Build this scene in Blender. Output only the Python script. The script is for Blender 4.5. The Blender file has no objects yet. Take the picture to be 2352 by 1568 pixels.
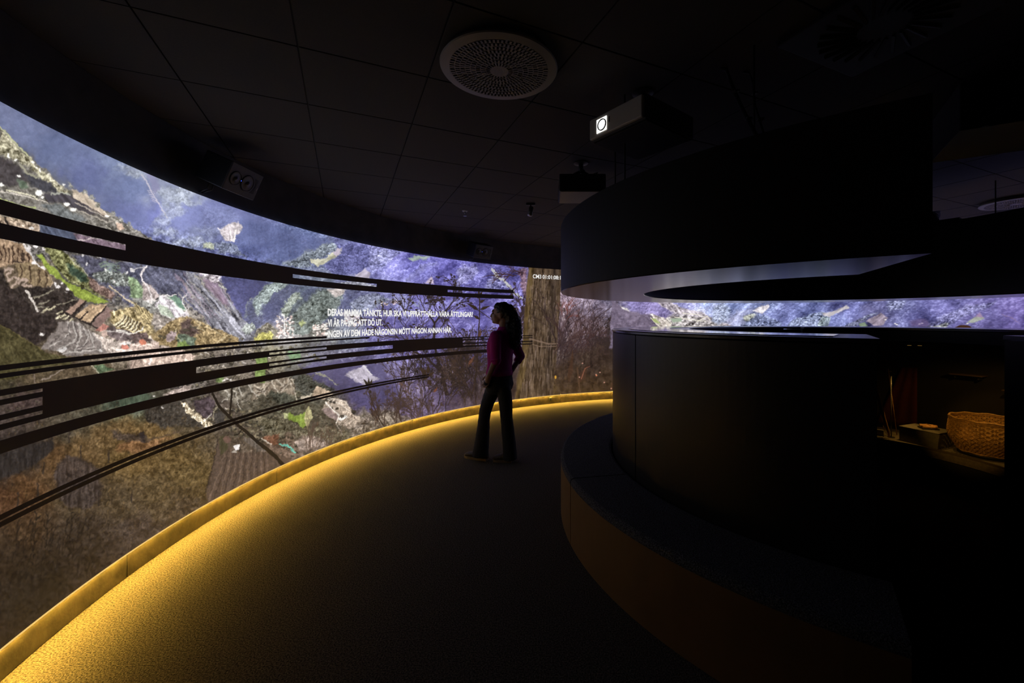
import bpy, bmesh, math, random
import numpy as np
from mathutils import Vector, Matrix, Euler

# ------------------------------------------------------------ camera, world, exposure
sc = bpy.context.scene
COL = sc.collection
cam_data = bpy.data.cameras.new('camera')
cam = bpy.data.objects.new('camera', cam_data)
COL.objects.link(cam)
cam.location = (0, 0, 1.5)
cam.rotation_euler = (math.radians(90), 0, 0)
cam_data.sensor_width = 36.0
cam_data.lens = 982.0 / 2352 * 36.0
cam_data.shift_x = -80.0 / 2352
cam_data.shift_y = -51.0 / 2352
cam_data.clip_start = 0.05
sc.camera = cam
world = bpy.data.worlds.new('dark_room')
sc.world = world
world.use_nodes = True
world.node_tree.nodes['Background'].inputs[0].default_value = (0.5, 0.5, 0.55, 1)
world.node_tree.nodes['Background'].inputs[1].default_value = 0.0
sc.view_settings.view_transform = 'Standard'
sc.view_settings.look = 'None'
sc.view_settings.gamma = 1.0
sc.view_settings.use_curve_mapping = False
sc.view_settings.exposure = 0.0
sc.cycles.max_bounces = 8
sc.cycles.diffuse_bounces = 4
sc.cycles.glossy_bounces = 4
sc.cycles.transparent_max_bounces = 16
sc.cycles.sample_clamp_indirect = 4.0
sc.cycles.caustics_reflective = False
sc.cycles.caustics_refractive = False
random.seed(7)
R = math.radians

# ---------------------------------------------------------------- film on the curved screen (a flat picture, painted with numpy)
FPX, CXP, Y0P, EYE = 982.0, 1256.0, 733.0, 1.5
RC = (2.36, 3.30)
RS = 4.85
Z0, Z1 = 0.15, 2.39
PHI0, PHI1 = 205.0, -30.0
_sk = np.array([0, .6, 1.2, 2, 3.5, 5, 9, 12, 20.5])
_dk = np.array([400, 480, 400, 320, 220, 180, 165, 140, 60.0])
_ss = np.linspace(0, np.radians(PHI0 - PHI1) * RS, 8000)
_cs = np.concatenate([[0], np.cumsum(np.interp((_ss[1:] + _ss[:-1]) / 2, _sk, _dk) * np.diff(_ss))])
TW, TH = int(_cs[-1]), 1000


def film_u(phi):
    return float(np.interp(math.radians(PHI0 - phi) * RS, _ss, _cs) / _cs[-1])


def make_film():
    f4 = np.float32
    col = (np.arange(TW) + .5) / TW * _cs[-1]
    s = np.interp(col, _cs, _ss)
    phi = np.radians(PHI0) - s / RS
    X = RC[0] + RS * np.cos(phi)
    Y = RC[1] + RS * np.sin(phi)
    pxc = (CXP + FPX * X / Y)
    kc = FPX / Y
    z = Z0 + (np.arange(TH) + .5) / TH * (Z1 - Z0)
    PX = np.broadcast_to(pxc[None, :], (TH, TW)).astype(f4)
    PY = (Y0P - kc[None, :] * (z[:, None] - EYE)).astype(f4)
    rs = np.random.RandomState(5)
    TAB = rs.rand(256, 256).astype(f4)
    TAB2 = rs.rand(256, 256).astype(f4)

    def vn(x, y, o=0):
        xi = np.floor(x); yi = np.floor(y)
        fx = x - xi; fy = y - yi
        xi = (xi.astype(np.int32) + o * 37) & 255; yi = (yi.astype(np.int32) + o * 91) & 255
        fx = fx * fx * (3 - 2 * fx); fy = fy * fy * (3 - 2 * fy)
        x1 = (xi + 1) & 255; y1 = (yi + 1) & 255
        a = TAB[yi, xi]; b = TAB[yi, x1]; c = TAB[y1, xi]; d = TAB[y1, x1]
        a = a + (b - a) * fx; c = c + (d - c) * fx
        return a + (c - a) * fy

    def crowns(sc, o):
        """tree crowns: nearest cell point, lit from upper left; about -1..1"""
        x = (PX + 4 * WX) / sc; y = (PY + 4 * WY) / (sc * .85)
        xi = np.floor(x).astype(np.int32); yi = np.floor(y).astype(np.int32)
        fx = x - xi; fy = y - yi
        best = np.full(x.shape, 9, f4); bx = np.zeros(x.shape, f4); by = np.zeros(x.shape, f4); br = np.zeros(x.shape, f4)
        for j in (-1, 0, 1):
            for i in (-1, 0, 1):
                r = TAB[(yi + j + o) & 255, (xi + i) & 255]; q = TAB2[(yi + j + o) & 255, (xi + i) & 255]
                dx = fx - (i + r); dy = fy - (j + q)
                d = dx * dx + dy * dy
                m = d < best
                best = np.where(m, d, best); bx = np.where(m, dx, bx); by = np.where(m, dy, by); br = np.where(m, q, br)
        r2 = np.sqrt(best)
        sh = -(bx * .6 + by * 1.0)
        return np.clip(sh * np.clip(1.15 - r2, 0, 1) * 2.2 + .22 - best * .75 + (br - .5) * .7, -1, 1).astype(f4)

    WX = ((vn(PX / 22, PY / 22, 1) - .5) * 2 + (vn(PX / 7, PY / 7, 2) - .5) + (vn(PX / 2.7, PY / 2.7, 31) - .5) * .8).astype(f4)
    WY = ((vn(PX / 22, PY / 22, 3) - .5) * 2 + (vn(PX / 7, PY / 7, 4) - .5) + (vn(PX / 2.7, PY / 2.7, 32) - .5) * .8).astype(f4)
    TR = (crowns(10, 0) * .22 + crowns(5, 60) * .34 + (vn(PX / 2.6, PY / 2.4, 21) - .5) * .75 + (vn(PX / 5, PY / 4.4, 23) - .5) * .55 + (vn(PX / 14, PY / 12, 24) - .5) * .45 + (vn(PX / 30, PY / 24, 22) - .5) * .6).astype(f4)         # forest
    N1 = (vn(PX / 60, PY / 60, 5) - .5 + (vn(PX / 25, PY / 25, 6) - .5) * .7).astype(f4)
    n2 = vn(PX / 9, PY / 7, 7); n3 = vn(PX / 3.6, PY / 3.2, 8); n4 = vn(PX / 2.0, PY / 2.0, 18)
    RK = ((n2 - .5) + (n3 - .5) * .9 + (n4 - .5) * .6).astype(f4)                             # rough ground
    q = PX * .62 + PY * .78; r_ = PX * .78 - PY * .62
    ST = ((vn(q / 45, r_ / 4.5, 9) - .5) + (vn(q / 22, r_ / 2.6, 10) - .5) * .8).astype(f4)   # streaks running down to the right
    q = PX * .80 - PY * .60; r_ = PX * .60 + PY * .80
    SU = ((vn(q / 40, r_ / 5, 11) - .5) + (vn(q / 20, r_ / 2.8, 12) - .5) * .7).astype(f4)    # streaks running up to the right
    SV = ((vn(PX / 3.2, PY / 26, 13) - .5) + (vn(PX / 1.8, PY / 12, 14) - .5) * .7).astype(f4)  # upright streaks
    GR = (rs.rand(TH, TW).astype(f4) - .5)
    TEX = dict(T=TR, R=RK, D=ST, U=SU, V=SV, N=N1)
    IMG = np.zeros((TH, TW, 3), f4)

    def block(x0, x1, y0, y1):
        c0 = int(np.searchsorted(pxc, x0)); c1 = int(np.searchsorted(pxc, x1)) + 1
        if c1 - c0 < 1 or c0 >= TW or c1 <= 1: return None
        c1 = min(c1, TW)
        kk = kc[c0:c1]
        za = EYE + min(((Y0P - y1) / kk).min(), ((Y0P - y1) / kk).min()); zb = EYE + ((Y0P - y0) / kk).max()
        r0 = int((za - Z0) / (Z1 - Z0) * TH) - 1; r1 = int((zb - Z0) / (Z1 - Z0) * TH) + 2
        r0 = max(r0, 0); r1 = min(r1, TH)
        if r1 <= r0: return None
        return slice(r0, r1), slice(c0, c1)

    def blend(b, m, colr, tex=None, amp=0.0):
        c = np.array(colr, f4)[None, None, :]
        if tex:
            t = 0
            for ch, am in tex: t = t + TEX[ch][b] * am
            c = c + t[..., None] * (c * .5 + .5 * c.mean())
        IMG[b] = IMG[b] * (1 - m[..., None]) + c * m[..., None]

    def poly(pts, colr, tex=(), soft=2.0, warp=4.0, a=1.0):
        p = np.array(pts, f4)
        pad = soft + warp * 1.6 + 2
        b = block(p[:, 0].min() - pad, p[:, 0].max() + pad, p[:, 1].min() - pad, p[:, 1].max() + pad)
        if b is None: return
        x = PX[b] + WX[b] * warp; y = PY[b] + WY[b] * warp
        ins = np.zeros(x.shape, bool); d2 = np.full(x.shape, 1e9, f4)
        n = len(p)
        for i in range(n):
            ax, ay = p[i]; bx, by = p[(i + 1) % n]
            cond = (ay > y) != (by > y)
            if by != ay: ins ^= cond & (x < (bx - ax) * (y - ay) / (by - ay) + ax)
            ex, ey = bx - ax, by - ay; L = ex * ex + ey * ey + 1e-9
            t = np.clip(((x - ax) * ex + (y - ay) * ey) / L, 0, 1)
            d2 = np.minimum(d2, (x - ax - t * ex) ** 2 + (y - ay - t * ey) ** 2)
        sd = np.sqrt(d2) * np.where(ins, -1, 1)
        m = np.clip(.5 - sd / soft, 0, 1) * a
        blend(b, m, colr, tex)

    def line(pts, w0, colr, w1=None, warp=1.0, a=1.0, soft=1.2):
        w1 = w0 if w1 is None else w1
        p = np.array(pts, f4)
        seg = np.hypot(*np.diff(p, axis=0).T); cum = np.concatenate([[0], np.cumsum(seg)]); tot = cum[-1] + 1e-6
        pad = max(w0, w1) + soft + warp * 1.6 + 1
        for i in range(len(p) - 1):
            A, B = p[i], p[i + 1]
            b = block(min(A[0], B[0]) - pad, max(A[0], B[0]) + pad, min(A[1], B[1]) - pad, max(A[1], B[1]) + pad)
            if b is None: continue
            x = PX[b] + WX[b] * warp; y = PY[b] + WY[b] * warp
            ex, ey = B - A; L = ex * ex + ey * ey + 1e-9
            t = np.clip(((x - A[0]) * ex + (y - A[1]) * ey) / L, 0, 1)
            d = np.sqrt((x - A[0] - t * ex) ** 2 + (y - A[1] - t * ey) ** 2)
            w = w0 + (w1 - w0) * (cum[i] + t * seg[i]) / tot
            m = np.clip((w * .5 - d) / soft + .5, 0, 1) * a
            blend(b, m, colr)

    def dot(x, y, rx, ry, colr, a=1.0):
        b = block(x - rx - 2, x + rx + 2, y - ry - 2, y + ry + 2)
        if b is None: return
        d = np.sqrt(((PX[b] - x) / rx) ** 2 + ((PY[b] - y) / ry) ** 2)
        m = np.clip((1 - d) * min(rx, ry) / 1.2 + .5, 0, 1) * a
        blend(b, m, colr)

    # ---- ground colours: control points (x, y, r, g, b), blended
    CP = [(-300, 200, 98, 106, 146), (0, 250, 98, 106, 146), (60, 280, 94, 103, 144), (120, 340, 86, 97, 140), (200, 400, 84, 93, 142), (250, 370, 100, 112, 152), (300, 430, 92, 104, 150),
          (330, 400, 128, 136, 165), (300, 500, 88, 96, 148), (360, 500, 90, 97, 158), (380, 450, 120, 128, 160), (420, 460, 122, 130, 162), (430, 500, 96, 104, 158), (450, 560, 98, 106, 145), (480, 500, 88, 95, 150),
          (500, 560, 84, 90, 140), (540, 520, 92, 98, 152), (600, 520, 88, 96, 148), (580, 580, 78, 86, 140), (650, 560, 78, 90, 140), (700, 540, 80, 92, 142), (740, 570, 92, 100, 140), (800, 580, 88, 90, 150),
          (860, 590, 100, 100, 165), (900, 600, 98, 96, 168), (960, 610, 86, 84, 162), (1040, 620, 84, 80, 160), (1100, 620, 98, 95, 170), (1160, 640, 96, 92, 168), (1200, 680, 98, 92, 165),
          (620, 660, 84, 92, 125), (620, 710, 66, 70, 115), (680, 680, 76, 86, 110), (740, 680, 86, 95, 115), (800, 680, 92, 96, 135), (720, 720, 96, 104, 110), (780, 720, 84, 88, 120), (840, 690, 96, 98, 150),
          (900, 700, 108, 108, 165), (960, 700, 90, 85, 155), (1020, 700, 84, 78, 150), (1100, 720, 88, 82, 155), (1160, 720, 98, 92, 165), (880, 740, 88, 82, 150), (960, 750, 80, 74, 140), (1060, 750, 84, 78, 145),
          (600, 740, 78, 82, 115), (650, 760, 120, 115, 120), (720, 760, 112, 112, 108), (800, 770, 90, 95, 115), (860, 780, 76, 72, 128), (940, 800, 80, 72, 130), (1050, 800, 76, 68, 120),
          (540, 680, 68, 70, 115), (480, 680, 90, 88, 115), (420, 650, 84, 86, 112), (360, 640, 82, 86, 108), (330, 700, 140, 140, 135), (400, 740, 150, 142, 130), (300, 740, 128, 116, 96), (480, 770, 118, 108, 95), (560, 770, 92, 92, 105),
          (440, 790, 110, 98, 78), (340, 790, 165, 148, 138), (300, 800, 170, 152, 142), (500, 810, 118, 108, 98), (560, 820, 112, 104, 96), (620, 820, 116, 110, 92), (680, 830, 96, 94, 92), (740, 830, 82, 80, 100), (800, 850, 78, 72, 112),
          (860, 870, 84, 76, 120), (900, 900, 76, 68, 112), (840, 920, 72, 64, 102), (940, 940, 88, 76, 108), (980, 900, 78, 66, 100), (1040, 880, 72, 60, 90), (1100, 880, 66, 54, 74), (1150, 900, 60, 48, 60),
          (560, 880, 118, 108, 96), (640, 880, 112, 104, 90), (700, 880, 78, 78, 76), (760, 880, 84, 80, 86), (600, 930, 86, 80, 68), (680, 930, 84, 82, 66), (740, 950, 82, 76, 62), (820, 960, 110, 100, 92), (880, 970, 100, 90, 88),
          (620, 980, 90, 84, 66), (700, 990, 82, 76, 62), (780, 1000, 90, 84, 72), (860, 1000, 108, 98, 90), (640, 1030, 112, 92, 78), (720, 1030, 118, 102, 92), (560, 1000, 92, 80, 68), (520, 960, 80, 70, 62), (480, 930, 92, 82, 76),
          (420, 900, 112, 104, 98), (380, 930, 74, 68, 58), (320, 930, 74, 80, 66), (440, 970, 82, 70, 52), (360, 1000, 110, 86, 52), (300, 1000, 112, 88, 54), (240, 1000, 104, 82, 52), (200, 1040, 96, 74, 46), (300, 1060, 100, 78, 44),
          (400, 1060, 98, 78, 46), (440, 1100, 94, 76, 46), (360, 1140, 86, 70, 46), (280, 1160, 78, 64, 46), (420, 1170, 80, 66, 50), (120, 1060, 86, 62, 38), (60, 1130, 92, 64, 40), (20, 1160, 84, 56, 36), (160, 1140, 78, 64, 46),
          (60, 1230, 74, 54, 36), (20, 1280, 60, 46, 34), (120, 1260, 58, 46, 36), (200, 1230, 66, 54, 44), (300, 1220, 70, 58, 50), (260, 1280, 66, 54, 46), (120, 1340, 50, 41, 34), (40, 1400, 48, 39, 32), (180, 1330, 62, 50, 42), (20, 1480, 58, 46, 38),
          (0, 1080, 44, 38, 36), (60, 1040, 46, 40, 38), (0, 960, 62, 52, 48), (60, 930, 70, 56, 54), (0, 880, 62, 56, 40), (80, 870, 72, 62, 44), (150, 850, 88, 74, 58), (240, 835, 116, 104, 88), (200, 960, 76, 72, 60), (150, 980, 74, 66, 54), (270, 930, 70, 82, 62),
          (-60, 1100, 50, 42, 38), (-200, 900, 55, 48, 44), (-200, 1400, 48, 40, 34), (-250, 500, 90, 84, 84), (0, 400, 78, 74, 78), (100, 460, 96, 98, 104), (60, 620, 120, 104, 86), (200, 600, 92, 96, 98), (260, 660, 96, 92, 100), (100, 700, 66, 58, 54),
          (1250, 700, 75, 60, 45), (1300, 685, 158, 138, 158), (1350, 690, 140, 126, 150), (1400, 690, 132, 124, 152), (1420, 740, 118, 112, 140), (1320, 740, 110, 92, 104), (1370, 760, 96, 82, 92), (1420, 790, 74, 62, 70), (1310, 800, 58, 46, 48),
          (1360, 820, 52, 42, 38), (1420, 830, 50, 40, 36), (1320, 870, 62, 44, 30), (1400, 880, 68, 48, 28), (1340, 900, 82, 58, 28), (1240, 900, 90, 70, 36),
          (1450, 690, 120, 112, 165), (1500, 715, 128, 114, 165), (1560, 690, 118, 118, 172), (1620, 700, 116, 130, 182), (1680, 700, 112, 126, 182), (1640, 730, 150, 148, 175), (1740, 700, 118, 130, 182), (1700, 740, 140, 145, 185), (1800, 720, 104, 112, 172),
          (1860, 710, 98, 108, 168), (1900, 740, 92, 100, 158), (1960, 700, 78, 82, 140), (2000, 720, 88, 88, 138), (2060, 710, 86, 88, 142), (2120, 720, 78, 78, 138), (2180, 700, 84, 82, 142), (2250, 720, 88, 82, 142), (2320, 710, 76, 66, 128), (2352, 740, 80, 70, 135),
          (1460, 740, 112, 100, 122), (1560, 745, 165, 156, 165), (2500, 720, 85, 80, 140), (3200, 720, 88, 84, 146), (5000, 700, 90, 85, 150), (1600, 560, 100, 110, 165), (2200, 560, 85, 85, 150), (1600, 900, 120, 110, 100), (2200, 900, 100, 95, 90), (3000, 1000, 90, 80, 70)]
    cp = np.array(CP, f4)
    g = 8
    sx = PX[::g, ::g] + 16 * WX[::g, ::g]; sy = PY[::g, ::g] + 12 * WY[::g, ::g]
    acc = np.zeros(sx.shape + (3,), f4); ws = np.zeros(sx.shape, f4)
    for x, y, r, gg, bb in CP:
        w = 1.0 / (((sx - x) ** 2 + 1.6 * (sy - y) ** 2) / 400 + .12) ** 2
        ws += w; acc += w[..., None] * np.array((r, gg, bb), f4)
    acc /= ws[..., None]
    ri = np.clip((np.arange(TH) - g / 2 + .5) / g, 0, acc.shape[0] - 1.001); ci = np.clip((np.arange(TW) - g / 2 + .5) / g, 0, acc.shape[1] - 1.001)
    r0 = ri.astype(int); c0 = ci.astype(int); rf = (ri - r0)[:, None, None].astype(f4); cf = (ci - c0)[None, :, None].astype(f4)
    r1 = np.minimum(r0 + 1, acc.shape[0] - 1); c1 = np.minimum(c0 + 1, acc.shape[1] - 1)
    top = acc[r0][:, c0] * (1 - cf) + acc[r0][:, c1] * cf
    bot = acc[r1][:, c0] * (1 - cf) + acc[r1][:, c1] * cf
    IMG[:] = top * (1 - rf) + bot * rf
    # ---- overall ground texture, different for haze / forest / ground
    far = np.clip((PX - 560) / 120, 0, 1) * np.clip((860 + (PX - 600) * .25 - PY) / 60, 0, 1)
    haze = np.clip((540 + (PX - 250) * .12 - PY) / 40, 0, 1) * np.clip((660 - PX) / 60, 0, 1)
    slot = np.clip((PX - 1400) / 30, 0, 1)
    gnd = np.clip(1 - far - haze, 0, 1) * (1 - slot)
    q = PX * .76 - PY * .65; r_ = PX * .65 + PY * .76
    RG = (1 - np.abs(2 * vn(q / 95 + WX * .12, r_ / 38 + WY * .12, 25) - 1) + .5 * (1 - np.abs(2 * vn(q / 44, r_ / 20, 26) - 1)) - .75).astype(f4)
    mod = RG * (.34 + .2 * np.clip((PX - 850) / 80, 0, 1)) * np.maximum(far, slot * .7) + TR * (.36 * np.maximum(far, slot * .8)) + (RK * .34 + TR * .14) * gnd + (N1 * .14 + RK * .10) * haze + N1 * .34 * far + SU * .16 * far + N1 * .2 * gnd
    IMG += mod[..., None] * (IMG * .45 + .55 * IMG.mean(-1, keepdims=True))
    hl = np.clip(TR + RG * .5 - .3, 0, 1) * np.maximum(far, slot)
    IMG += hl[..., None] * np.array((34, 36, 30), f4)

    DK, WH = (44, 38, 36), (232, 226, 222)

    def scatter(n, pts, r0, r1, dark, lite, a=.8):
        p = np.array(pts, float); lo = p.min(0); hi = p.max(0)
        k = 0
        while k < n:
            x = lo[0] + (hi[0] - lo[0]) * rs.rand(); y = lo[1] + (hi[1] - lo[1]) * rs.rand(); k += 1
            ins = False
            for i in range(len(p)):
                (ax, ay), (bx, by) = p[i], p[(i + 1) % len(p)]
                if (ay > y) != (by > y) and x < (bx - ax) * (y - ay) / (by - ay) + ax: ins = not ins
            if not ins: continue
            r = r0 + (r1 - r0) * rs.rand() ** 2; v = .75 + .5 * rs.rand()
            dot(x, y, r * 1.15, r, tuple(c * v for c in dark), a)
            dot(x - r * .25, y - r * .45, r * .7, r * .5, tuple(c * v for c in lite), a)
    scatter(900, [(150, 560), (300, 590), (450, 620), (560, 740), (560, 800), (300, 800), (230, 690)], 1.6, 4.5, (56, 54, 56), (126, 124, 112))
    scatter(1300, [(300, 780), (440, 800), (720, 780), (760, 850), (700, 920), (900, 960), (700, 1060), (560, 1010), (470, 960), (400, 900), (250, 880)], 1.6, 5.0, (48, 44, 38), (126, 116, 94))
    scatter(260, [(0, 850), (300, 830), (330, 930), (100, 990), (0, 1000)], 1.5, 4, (52, 46, 40), (104, 92, 74), .6)
    scatter(220, [(0, 350), (60, 370), (200, 470), (300, 530), (300, 560), (0, 480)], 1.4, 3.6, (56, 52, 54), (150, 142, 124))
    # ---- far slope with pale scrub, upper left
    poly([(330, 392), (350, 400), (372, 440), (360, 452), (340, 420)], (120, 118, 160), [('N', .2)], 8, 6, .7)
    line([(326, 402), (338, 424), (350, 446), (362, 466), (374, 482), (384, 500)], 3.5, (178, 172, 190), 2, 2, .8)
    for i in range(6): line([(338 + i * 2.2, 436 + i * 5), (352 + i * 1.4, 440 + i * 5)], 2, (176, 168, 188), 1.5, 0, .7)
    for (x, y, w, h_) in [(395, 448, 34, 20), (425, 440, 26, 18), (405, 470, 36, 16), (430, 465, 26, 16), (395, 492, 26, 14), (375, 510, 26, 12), (356, 530, 20, 14), (385, 535, 22, 10), (425, 555, 26, 12), (398, 560, 18, 10), (310, 402, 20, 10), (284, 384, 22, 8), (480, 535, 26, 12), (455, 560, 24, 10)]:
        poly([(x - w, y), (x - w * .4, y - h_), (x + w * .7, y - h_ * .8), (x + w, y), (x + w * .2, y + h_)], (138, 146, 164), [('T', .35), ('R', .3)], 10, 9, .62)
    poly([(500, 527), (525, 516), (552, 508), (556, 522), (545, 535), (535, 555), (515, 550), (505, 540)], (182, 172, 180), [('R', .35), ('V', .2)], 3, 4, .9)
    line([(530, 530), (534, 554)], 3, (226, 220, 226), 3, 1, .8)
    line([(541, 528), (536, 556)], 3, (232, 226, 226), 3, 1, .8)
    poly([(465, 562), (480, 554), (490, 560), (492, 574), (470, 572)], (172, 182, 150), [('T', .3)], 5, 4, .8)
    poly([(490, 560), (520, 558), (545, 565), (565, 592), (500, 578)], (104, 110, 140), [('T', .7)], 4, 5, .9)
    # ---- near ridge at the left edge
    ridge = [(-300, 120), (0, 288), (20, 310), (45, 334), (62, 352), (75, 368), (92, 380), (106, 388), (116, 402), (130, 420), (143, 427), (157, 435), (176, 436), (196, 446), (216, 462), (236, 479), (252, 486), (272, 501), (300, 520), (322, 533), (346, 546), (372, 566), (300, 600), (0, 600), (-300, 600)]
    poly(ridge, (104, 100, 98), [('R', .55), ('D', .35), ('T', .25)], 2.5, 3)
    line([(-40, 255), (0, 292), (20, 314), (45, 338), (62, 356), (75, 372)], 5, (190, 194, 150), 3, 2, .75)
    poly([(0, 300), (45, 340), (75, 374), (116, 408), (150, 436), (160, 445), (130, 440), (90, 405), (60, 380), (30, 360), (0, 352)], (150, 144, 122), [('R', .8), ('T', .5)], 4, 5, .9)
    poly([(-200, 330), (0, 358), (28, 368), (45, 385), (60, 410), (55, 425), (0, 425), (-200, 420)], (60, 55, 62), [('R', .4)], 6, 5)
    poly([(48, 395), (80, 405), (115, 420), (130, 440), (105, 445), (75, 430)], (54, 54, 66), [('R', .4)], 5, 5)
    poly([(35, 412), (55, 415), (68, 432), (45, 432)], (84, 112, 80), [('R', .3)], 5, 3, .8)
    line([(44, 378), (62, 398), (82, 407), (96, 400)], 5, (158, 156, 134), 4, 3, .7)
    poly([(100, 450), (128, 440), (160, 446), (200, 470), (232, 492), (200, 490), (150, 470), (110, 460)], (62, 58, 70), [('D', .5)], 4, 4)
    poly([(163, 433), (180, 438), (196, 447), (236, 480), (254, 497), (240, 498), (205, 478), (166, 452)], (184, 168, 154), [('D', .25), ('R', .2)], 2.5, 2)
    line([(162, 454), (200, 474), (242, 497)], 2.5, (64, 56, 60), 2, 1, .8)
    line([(172, 466), (205, 482), (248, 502)], 3, (172, 160, 152), 2.5, 1, .85)
    line([(180, 478), (215, 492), (250, 510)], 2.2, (70, 62, 66), 2, 1, .8)
    line([(185, 486), (220, 500), (246, 512), (262, 508)], 3.2, (168, 158, 150), 2, 2, .8)
    line([(118, 446), (138, 441), (160, 447)], 4, (166, 170, 158), 3, 2, .8)
    for x, y in ((160, 425), (192, 442), (208, 452), (224, 470), (258, 488), (276, 502), (296, 514)): poly([(x - 6, y + 5), (x - 3, y - 5), (x + 4, y - 4), (x + 8, y + 6)], (124, 122, 118), [('T', .7)], 3, 3, .9)
    poly([(95, 470), (130, 466), (160, 485), (200, 505), (180, 512), (120, 495)], (98, 104, 112), [('R', .3), ('D', .3)], 5, 4, .8)
    line([(12, 436), (45, 444), (75, 450), (86, 456)], 3.4, (214, 208, 184), 2.6, 1.2)
    line([(0, 440), (50, 449), (85, 458), (108, 464)], 3.0, (208, 198, 190), 2.4, 1.2)
    line([(-40, 440), (20, 466), (55, 474), (84, 478)], 6, (168, 188, 108), 3, 2, .85)
    for x, y, rx, ry in ((88, 443, 9, 6), (19, 357, 3.4, 5.5), (153, 470, 7, 4), (168, 482, 7, 3.2), (36, 368, 4, 3), (75, 373, 4, 3), (91, 391, 2.5, 5), (147, 424, 4, 2.5), (3, 425, 5, 4), (83, 385, 3, 2.4), (97, 454, 4, 3), (42, 404, 5, 2.2), (110, 400, 3, 2), (246, 496, 5, 3)):
        dot(x, y, rx, ry, (242, 238, 234))
    for x0, y0, x1, y1 in ((255, 500, 268, 520), (262, 505, 278, 525), (270, 508, 290, 530), (245, 520, 258, 530)): line([(x0, y0), (x1, y1)], 2.6, (172, 166, 158), 1.6, 2, .7)
    poly([(265, 515), (280, 512), (284, 530), (270, 532)], (206, 176, 160), [('R', .3)], 3, 3)
    # inside the gap of the upper band
    poly([(-60, 480), (40, 503), (90, 518), (85, 545), (0, 520), (-60, 505)], (160, 140, 122), [('R', .8)], 4, 3)
    line([(12, 500), (20, 522)], 5, (40, 34, 34), 4, 1); dot(72, 524, 6, 4, WH)
    poly([(86, 515), (170, 530), (176, 556), (90, 545)], (84, 92, 116), [('D', .4)], 5, 3)
    poly([(168, 536), (215, 545), (300, 566), (300, 580), (178, 556)], (124, 104, 120), [('D', .4), ('R', .2)], 3, 1)
    line([(178, 554), (215, 546)], 3.5, (200, 186, 186), 2.5, 0)
    # ---- terraces under the upper band
    poly([(-60, 530), (0, 548), (56, 560), (78, 602), (80, 615), (30, 606), (0, 616), (-60, 620)], (172, 144, 118), [('V', .25), ('R', .2)], 2, 2)
    for x0, y0, x1, y1, x2, y2 in ((8, 560, 12, 580, 8, 600), (28, 565, 30, 585, 26, 606), (40, 572, 42, 588, 38, 600), (50, 578, 48, 595, 52, 604), (64, 585, 68, 596, 66, 606), (0, 570, 4, 585, 0, 600), (18, 570, 20, 590, 16, 604)):
        line([(x0, y0), (x1, y1), (x2, y2)], 3.6, (70, 52, 42), 2, 2)
    poly([(46, 582), (58, 580), (60, 600), (50, 602)], (66, 52, 44), [('R', .5)], 3, 2)
    poly([(30, 604), (78, 604), (108, 624), (122, 648), (106, 668), (86, 658), (62, 650), (45, 636)], (140, 120, 92), [('V', .3), ('R', .2)], 2, 2)
    for pts in ([(46, 610), (50, 630), (46, 640)], [(66, 612), (70, 640), (66, 656)], [(88, 618), (92, 640), (88, 656)], [(104, 626), (108, 646), (98, 666)]): line(pts, 3.4, (70, 54, 42), 2, 1.5)
    line([(106, 668), (112, 662), (122, 648), (112, 632)], 3, (176, 152, 128), 2, 1)
    line([(30, 600), (48, 603)], 4, (58, 46, 40), 3, 1)
    for pts in ([(6, 626), (16, 618), (28, 620), (16, 632), (18, 644), (34, 636), (44, 640), (36, 652), (26, 655), (24, 662)], [(44, 652), (52, 640), (60, 644), (52, 656), (70, 656)]): line(pts, 6, (184, 160, 146), 4, 1.5)
    line([(54, 562), (62, 576), (72, 586), (82, 604), (90, 612), (102, 618)], 4.5, (224, 216, 214), 4, 1.5)
    for x, y, rx, ry in ((66, 570, 5, 6), (80, 566, 6, 3.4), (100, 572, 5, 5), (78, 604, 7, 4), (98, 614, 5, 4.5), (120, 630, 4, 2.4), (127, 652, 3, 6), (134, 660, 6, 4), (155, 662, 6, 5), (152, 674, 6, 4.5), (142, 652, 3, 3), (258, 670, 4, 2.4)): dot(x, y, rx, ry, (238, 230, 230))
    poly([(96, 562), (140, 574), (172, 600), (200, 636), (240, 662), (256, 690), (232, 684), (200, 668), (165, 652), (130, 615)], (116, 116, 76), [('R', .7), ('T', .4), ('D', .4)], 3, 3)
    poly([(150, 602), (166, 612), (190, 628), (200, 645), (180, 646), (160, 625)], (62, 92, 60), [('R', .4), ('D', .3)], 6, 4)
    poly([(200, 632), (226, 650), (262, 668), (256, 692), (226, 676), (205, 655)], (128, 104, 96), [('R', .6)], 4, 3)
    poly([(166, 585), (215, 590), (300, 605), (305, 710), (256, 664), (200, 632)], (84, 84, 104), [('D', .3), ('R', .3)], 4, 3)
    line([(160, 592), (180, 612), (200, 632)], 3, (164, 160, 142), 2, 2)
    for y in range(4): line([(228 + y * 5, 606 + y * 6), (250 + y * 4, 604 + y * 5), (274 + y, 600 + y * 8)], 4, (124, 150, 118), 3, 3, .8)
    poly([(212, 632), (240, 622), (300, 630), (306, 656), (265, 655), (225, 645)], (118, 126, 116), [('T', 1.0), ('R', .3)], 4, 4, .9)
    for x, y in ((198, 606), (190, 586), (242, 620), (292, 626), (230, 590), (262, 648)): dot(x, y, 2.2, 4, (230, 226, 226))
    line([(252, 656), (270, 672), (300, 694), (320, 706)], 4, (204, 186, 156), 3, 2)
    poly([(84, 584), (95, 585), (110, 605), (121, 612), (131, 620), (146, 640), (166, 655), (200, 670), (231, 685), (249, 693), (240, 698), (215, 697), (195, 693), (175, 680), (158, 662), (140, 645), (115, 630), (104, 615), (93, 598)], (140, 166, 58), [('R', .12), ('N', .12)], 2, 2)
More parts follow.
